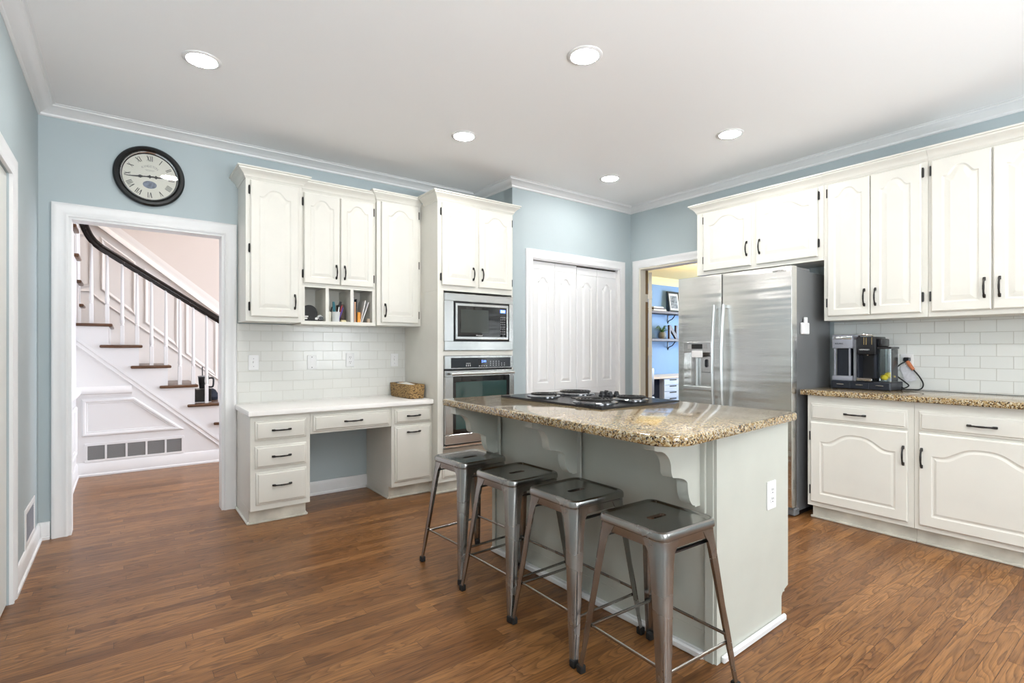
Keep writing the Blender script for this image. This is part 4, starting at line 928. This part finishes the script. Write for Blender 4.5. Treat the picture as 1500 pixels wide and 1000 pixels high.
# mouldings on the closed stringer wall
def slope_mould(name, pts, prof): return struct(name, MB().sweep(pts, (0, -1, 0), prof), HALLT)
MP = [(-.023, 0), (-.023, .010), (-.012, .020), (.002, .018), (.008, .010), (.020, .008), (.023, 0)]
slope_mould('trim_stringer_band', [(-.36, YS, 1.272), (1.30, YS, -.240+.0)], [(-.030, 0), (-.030, .014), (-.012, .014), (-.004, .008), (.010, .008), (.022, .012), (.030, .006), (.030, 0)])
slope_mould('trim_stringer_panel', [(-.300, YS, .395), (-.300, YS, .705), (.075, YS, .705), (.440, YS, .395)], MP) if False else struct('trim_stringer_panel', MB().sweep([(-.298, YS, .400), (-.298, YS, .706), (.070, YS, .706), (.432, YS, .400)], (0, -1, 0), MP, closed=True), HALLT)
CR = [(-.045, 0), (-.045, .010), (-.030, .030), (-.012, .036), (.004, .040), (.020, .034), (.030, .018), (.048, .012), (.048, 0)]
struct('trim_chair_rail', MB().sweep([(HX, YA+T+.02, .800), (HX, YS, .800), (.06, YS, .800)], (0, 0, 1), [(b_, -a) for a, b_ in CR]), HALLT)
struct('baseboard_hall', MB().sweep([(HX, YA+T+.02, 0), (HX, YS, 0), (1.55, YS, 0)], (0, 0, 1), [(0, 0), (.020, 0), (.020, .016), (.013, .024), (.013, .115), (.006, .128), (0, .130)]), HALLT)
struct('trim_hall_side_panel', MB().sweep([(HX, 5.05, .26), (HX, 5.05, .66), (HX, 6.12, .66), (HX, 6.12, .26)], (1, 0, 0), MP, closed=True), HALLT)
# wainscot on the wall behind the stairs
WP = lambda n, a, b_, za, zb, zc, zd: struct(n, MB().sweep([(a, YB, za), (a, YB, zb), (b_, YB, zc), (b_, YB, zd)], (0, -1, 0), [(-.018, 0), (-.018, .010), (-.004, .018), (.010, .012), (.018, .006), (.018, 0)], closed=True), HALLWT)
HALLWT = mat('blush_white_wainscot', (.80, .75, .71), .45)
zb_ = lambda x: 1.690-.90*x; zt_ = lambda x: 2.245-.80*x
struct('trim_wainscot_field', MB().loops([[(-1.6, y, .0), (1.9, y, 0), (1.9, y, 2.44-.80*1.9), (-.25, y, 2.62), (-1.6, y, 2.62)] for y in (YB-.004, YB)]), HALLWT)
for i, (a, b_) in enumerate(((-.19, .085), (.20, .490), (.595, .890), (1.0, 1.30))): WP('trim_wainscot_%d' % (i+1), a, b_, zb_(a), zt_(a), zt_(b_), zb_(b_))
WP('trim_wainscot_6', -.62, -.292, 1.893, 2.434, 2.434, 1.893)
struct('trim_wainscot_cap', MB().sweep([(-1.6, YB, 2.60), (-.22, YB, 2.60), (1.9, YB, 2.60-.80*2.12)], (0, -1, 0), [(-.075, 0), (-.075, .012), (-.050, .016), (-.030, .012), (.0, .014), (.030, .040), (.055, .046), (.055, 0)], flip=False), HALLWT)
struct('trim_wainscot_skirt', MB().sweep([(-1.6, YB, 1.83), (-.30, YB, 1.83), (-.22, YB, 1.745), (1.9, YB, 1.745-.80*2.12)], (0, -1, 0), [(-.012, 0), (-.012, .014), (0, .018), (.012, .010), (.012, 0)]), HALLWT)
# return-air grille in the stringer wall
gr = thing('return_air_grille', 'long return air grille with five grey panels under the stairs', 'vent', (-.300, YS, .130))
fm = MB().box(0, .795, -.008, 0, 0, .022, .002).box(0, .795, -.008, 0, .155, .180, .002); n5 = 5; pw = .795/n5
for k in range(n5+1): fm.box(max(0, k*pw-(.008 if 0 < k < 5 else .022)) if k else 0, min(.795, k*pw+(.008 if 0 < k < 5 else .022)), -.008, 0, .022, .155)
fm.build('frame', HALLT, gr)
for k in range(n5):
    g = MB().box(k*pw+.004, (k+1)*pw-.004, -.002, 0, .022, .155)
    for j in range(12): g.box(k*pw+.008, (k+1)*pw-.008, -.005, -.002, .026+j*.0108, .0305+j*.0108)
    g.build('grille_panel', GRILLE, gr)
# things left on the stairs
mu = thing('travel_tumbler', 'black tumbler with side handle and straw standing on the stairs', 'tumbler', (.790, YS+.30, .628))
mu.location = (.690, YS+.20, zt[4]+.1485)
MB().lathe([(.040, 0), (.047, .06), (.052, .12), (.052, .125)], n=24).build('cup', BLACK, mu)
MB().lathe([(.054, .125), (.054, .134), (.030, .138)], n=24).build('lid', mat('clear_grey_lid', (.35, .36, .38), .2), mu)
MB().tube(smooth_path([(.050, 0, .108), (.085, 0, .108), (.094, 0, .09), (.092, 0, .03), (.080, 0, .012), (.046, 0, .014)]), .009, 8).build('handle', BLACK, mu)
MB().tube([(-.01, 0, .10), (-.012, 0, .235)], .005, 8).build('straw', BLACK, mu)
bx = thing('storage_tote', 'dark tote box on the stair tread, holding up the tumbler', 'box', (.600, YS+.11, zt[4]+.0003))
MB().box(0, .155, 0, .20, .004, .148, .006).build('box', BLACK, bx)
MB().box(-.0, .155, 0, .20, 0, .010).build('base', HALLT, bx)
o = MB(); o.loops([[(x*.1*s, y*.09*s, z) for x, y in rrect(1, 1, .4)] for s, z in ((.9, 0), (1.05, .03), (.95, .07), (.6, .105), (.2, .12))]); o = tag(o.build('folded_blanket', NAVYC), 'navy cloth bundle slumped beside the tote on the stair tread', 'cloth'); o.location = (.800, YS+.46, zt[4]+.0005); o.scale = (.55, .9, 1.05)
hl = thing('recessed_light', 'added glowing disc lighting the hall, unseen above the stairs', 'ceiling light', (1.0, 5.9, 5.0), 0)  # added emitter that warms and brightens the hall, never in view
MB().lathe([(.20, 0), (.20, -.02), (.18, -.05), (0, -.06)], n=32, cap1=False).build('lens', mat('hall_fill_lens', (.9, .9, .9), .5, emit=(1, .88, .78), estr=70), hl)

# ---------------------------------------------------------------- pantry interior and office beyond the right opening
struct('wall_pantry_inside', MB().box(2.96, XR+T, 4.40, 4.44, 0, H), TRIM)
struct('wall_office_back', MB().box(XR+T, 10.2, 6.0, 6.1, 0, 2.6), OFFW)
struct('wall_office_left', MB().box(XR+T, XR+T+.03, YP, 6.0, 0, 2.6).box(XR+T, XR+T+.03, .9, OY0, 0, 2.6), OFFW)
struct('wall_office_right', MB().box(10.1, 10.2, .9, 6.0, 0, 2.6), OFFW)
struct('wall_office_front', MB().box(XR+T, 10.2, .85, .95, 0, 2.6), OFFW)
struct('ceiling_office', MB().box(XR+T, 10.2, .9, 6.1, 2.50, 2.56), OFFC)
struct('trim_office_crown', MB().sweep([(XR+T, 6.0, 2.50), (10.1, 6.0, 2.50)], (0, 0, 1), [(0, 0), (0, -.125), (.012, -.125), (.02, -.10), (.05, -.05), (.075, -.03), (.08, 0)]), OFFC)
ol = thing('office_fill_globe', 'added warm globe lighting the office ceiling, unseen behind the fridge', 'ceiling light', (7.0, 4.2, 2.50), 0)  # added hanging globe, kept out of sight, to warm the office ceiling
MB().lathe([(0, -.52), (.06, -.50), (.11, -.44), (.12, -.38), (.10, -.31), (.04, -.27), (0, -.26)], n=24, cap0=False, cap1=False).build('globe', mat('office_fill_glow', (.9, .8, .6), .5, emit=(1, .78, .46), estr=100), ol)
MB().lathe([(.05, 0), (.05, -.02), (.006, -.025), (.006, -.27)], n=12).build('stem', DARKM, ol)
def shelf(lab, z, x0=7.2, x1=8.9):
    s = thing('wall_shelf', lab, 'shelf', (x0, 6.0, z), 0)
    MB().box(0, x1-x0, -.24, -.001, -.045, 0, .003).build('board', SHELF, s)
    for xb in (.93, 1.5):
        sc = MB().tube(smooth_path([(xb, -.004, -.19), (xb, -.03, -.15), (xb, -.10, -.12), (xb, -.16, -.05)]), .009, 8).box(xb-.012, xb+.012, -.008, 0, -.21, -.045).box(xb-.012, xb+.012, -.2, 0, -.053, -.045)
        sc.build('bracket', DARKM, s)
    return s
shelf('upper dark wood shelf with books and a framed picture in the office', 1.875)
shelf('lower dark wood shelf with a potted plant in the office', 1.382)
for k, (w2, t2, m2, lb) in enumerate(((.36, .028, PAPER, 'lowest pale book lying flat on the upper office shelf'), (.33, .025, SHELF, 'brown book lying in the middle of the flat stack on the office shelf'), (.28, .020, PAPER, 'topmost thin pale book of the flat stack on the office shelf'))):
    o = tag(MB().box(0, w2, -.20, -.03, 0, t2, .002).build('book', m2), lb, 'book', 'flat books on the office shelf'); o.location = (7.46, 6.0, 1.8755+(0, .0285, .054)[k])
pf = thing('picture_frame', 'black framed photo print leaning on the upper office shelf', 'picture', (8.03, 5.90, 1.876), 0); pf.rotation_euler = (R(-8), 0, 0)
MB().sweep([(0.015, 0, .015), (.015, 0, .375), (.345, 0, .375), (.345, 0, .015)], (0, -1, 0), [(-.015, 0), (-.015, .018), (.022, .016), (.022, 0)], closed=True).build('frame', BLACK, pf)
MB().box(.02, .34, -.004, .004, .02, .37).build('mat_board', PAPER, pf)
MB().box(.075, .285, -.006, -.004, .075, .315).build('print', mat('monochrome_print', (.16, .16, .16), .5, vary=.8, vscale=22), pf)
pl = thing('potted_plant', 'small green plant in a round grey pot on the lower office shelf', 'plant', (7.79, 5.87, 1.3825), 0)
MB().lathe([(.045, 0), (.068, .03), (.070, .075), (.055, .115), (.050, .118), (.046, .105)], n=24).build('pot', POT, pl)
lf = MB()
for k in range(18):
    a = 2.4*k; ln = .15+.08*random.random(); up = .05+.09*random.random()
    pts = [(0, 0, .10), (.45*ln*math.cos(a), .25*ln*math.sin(a), .10+up), (ln*math.cos(a), .5*ln*math.sin(a), .10+up*.9)]
    lf.tube(smooth_path(pts, 4), [.004]+[.010]*6+[.006, .001], 6, flat=(1, .25))
lf.build('leaves', LEAF, pl)
nl = tag(MB().prism([(0, 0), (.045, 0), (.045, .16), (.20, 0), (.245, 0), (.245, .25), (.20, .25), (.20, .09), (.045, .25), (0, .25)], 'y', 5.84, 5.88).build('wooden_letter', SHELF), 'dark wooden letter N standing on the lower office shelf', 'letter'); nl.location = (7.965, 0, 1.383)
dk = thing('office_desk', 'pale-topped desk with light blue drawers against the office wall', 'desk', (6.93, 5.42, 0), 0)
MB().box(0, 1.7, 0, .57, .700, .735, .003).build('desk_top', mat('pale_desk_top', (.62, .55, .48), .35), dk)
MB().box(.32, .80, .02, .56, .0, .699).build('drawer_cabinet', LTB, dk)
for k in range(6):
    d = MB().box(.325, .795, .004, .02, .06+k*.106, .160+k*.106, .002).build('drawer', LTB, dk)
    MB().box(.47, .66, .0, .005, .135+k*.106, .155+k*.106, .002).build('pull_slot', INK, d)
MB().box(.02, .32, .10, .56, .0, .699).build('navy_panel', NAVYB, dk)
oc = thing('desk_chair', 'grey desk chair back just visible left of the navy desk panel', 'chair', (6.20, 5.0, 0), 0)
MB().box(-.22, .22, -.03, .03, .50, .92, .03, 3).build('backrest', GREYP, oc); MB().box(-.24, .24, -.02, .46, .42, .48, .02, 2).build('seat', GREYP, oc)
MB().lathe([(.03, .04), (.03, .42)], (0, .2, 0), 12).build('post', CHROME, oc)
for k in range(5):
    a = R(72*k); MB().tube([(0, .2, .07), (.26*math.cos(a), .2+.26*math.sin(a), .028)], [.02, .014], 8).lathe([(.028, 0), (.028, .05)], (.27*math.cos(a), .2+.27*math.sin(a), 0), 10).build('leg', BLACK, oc)
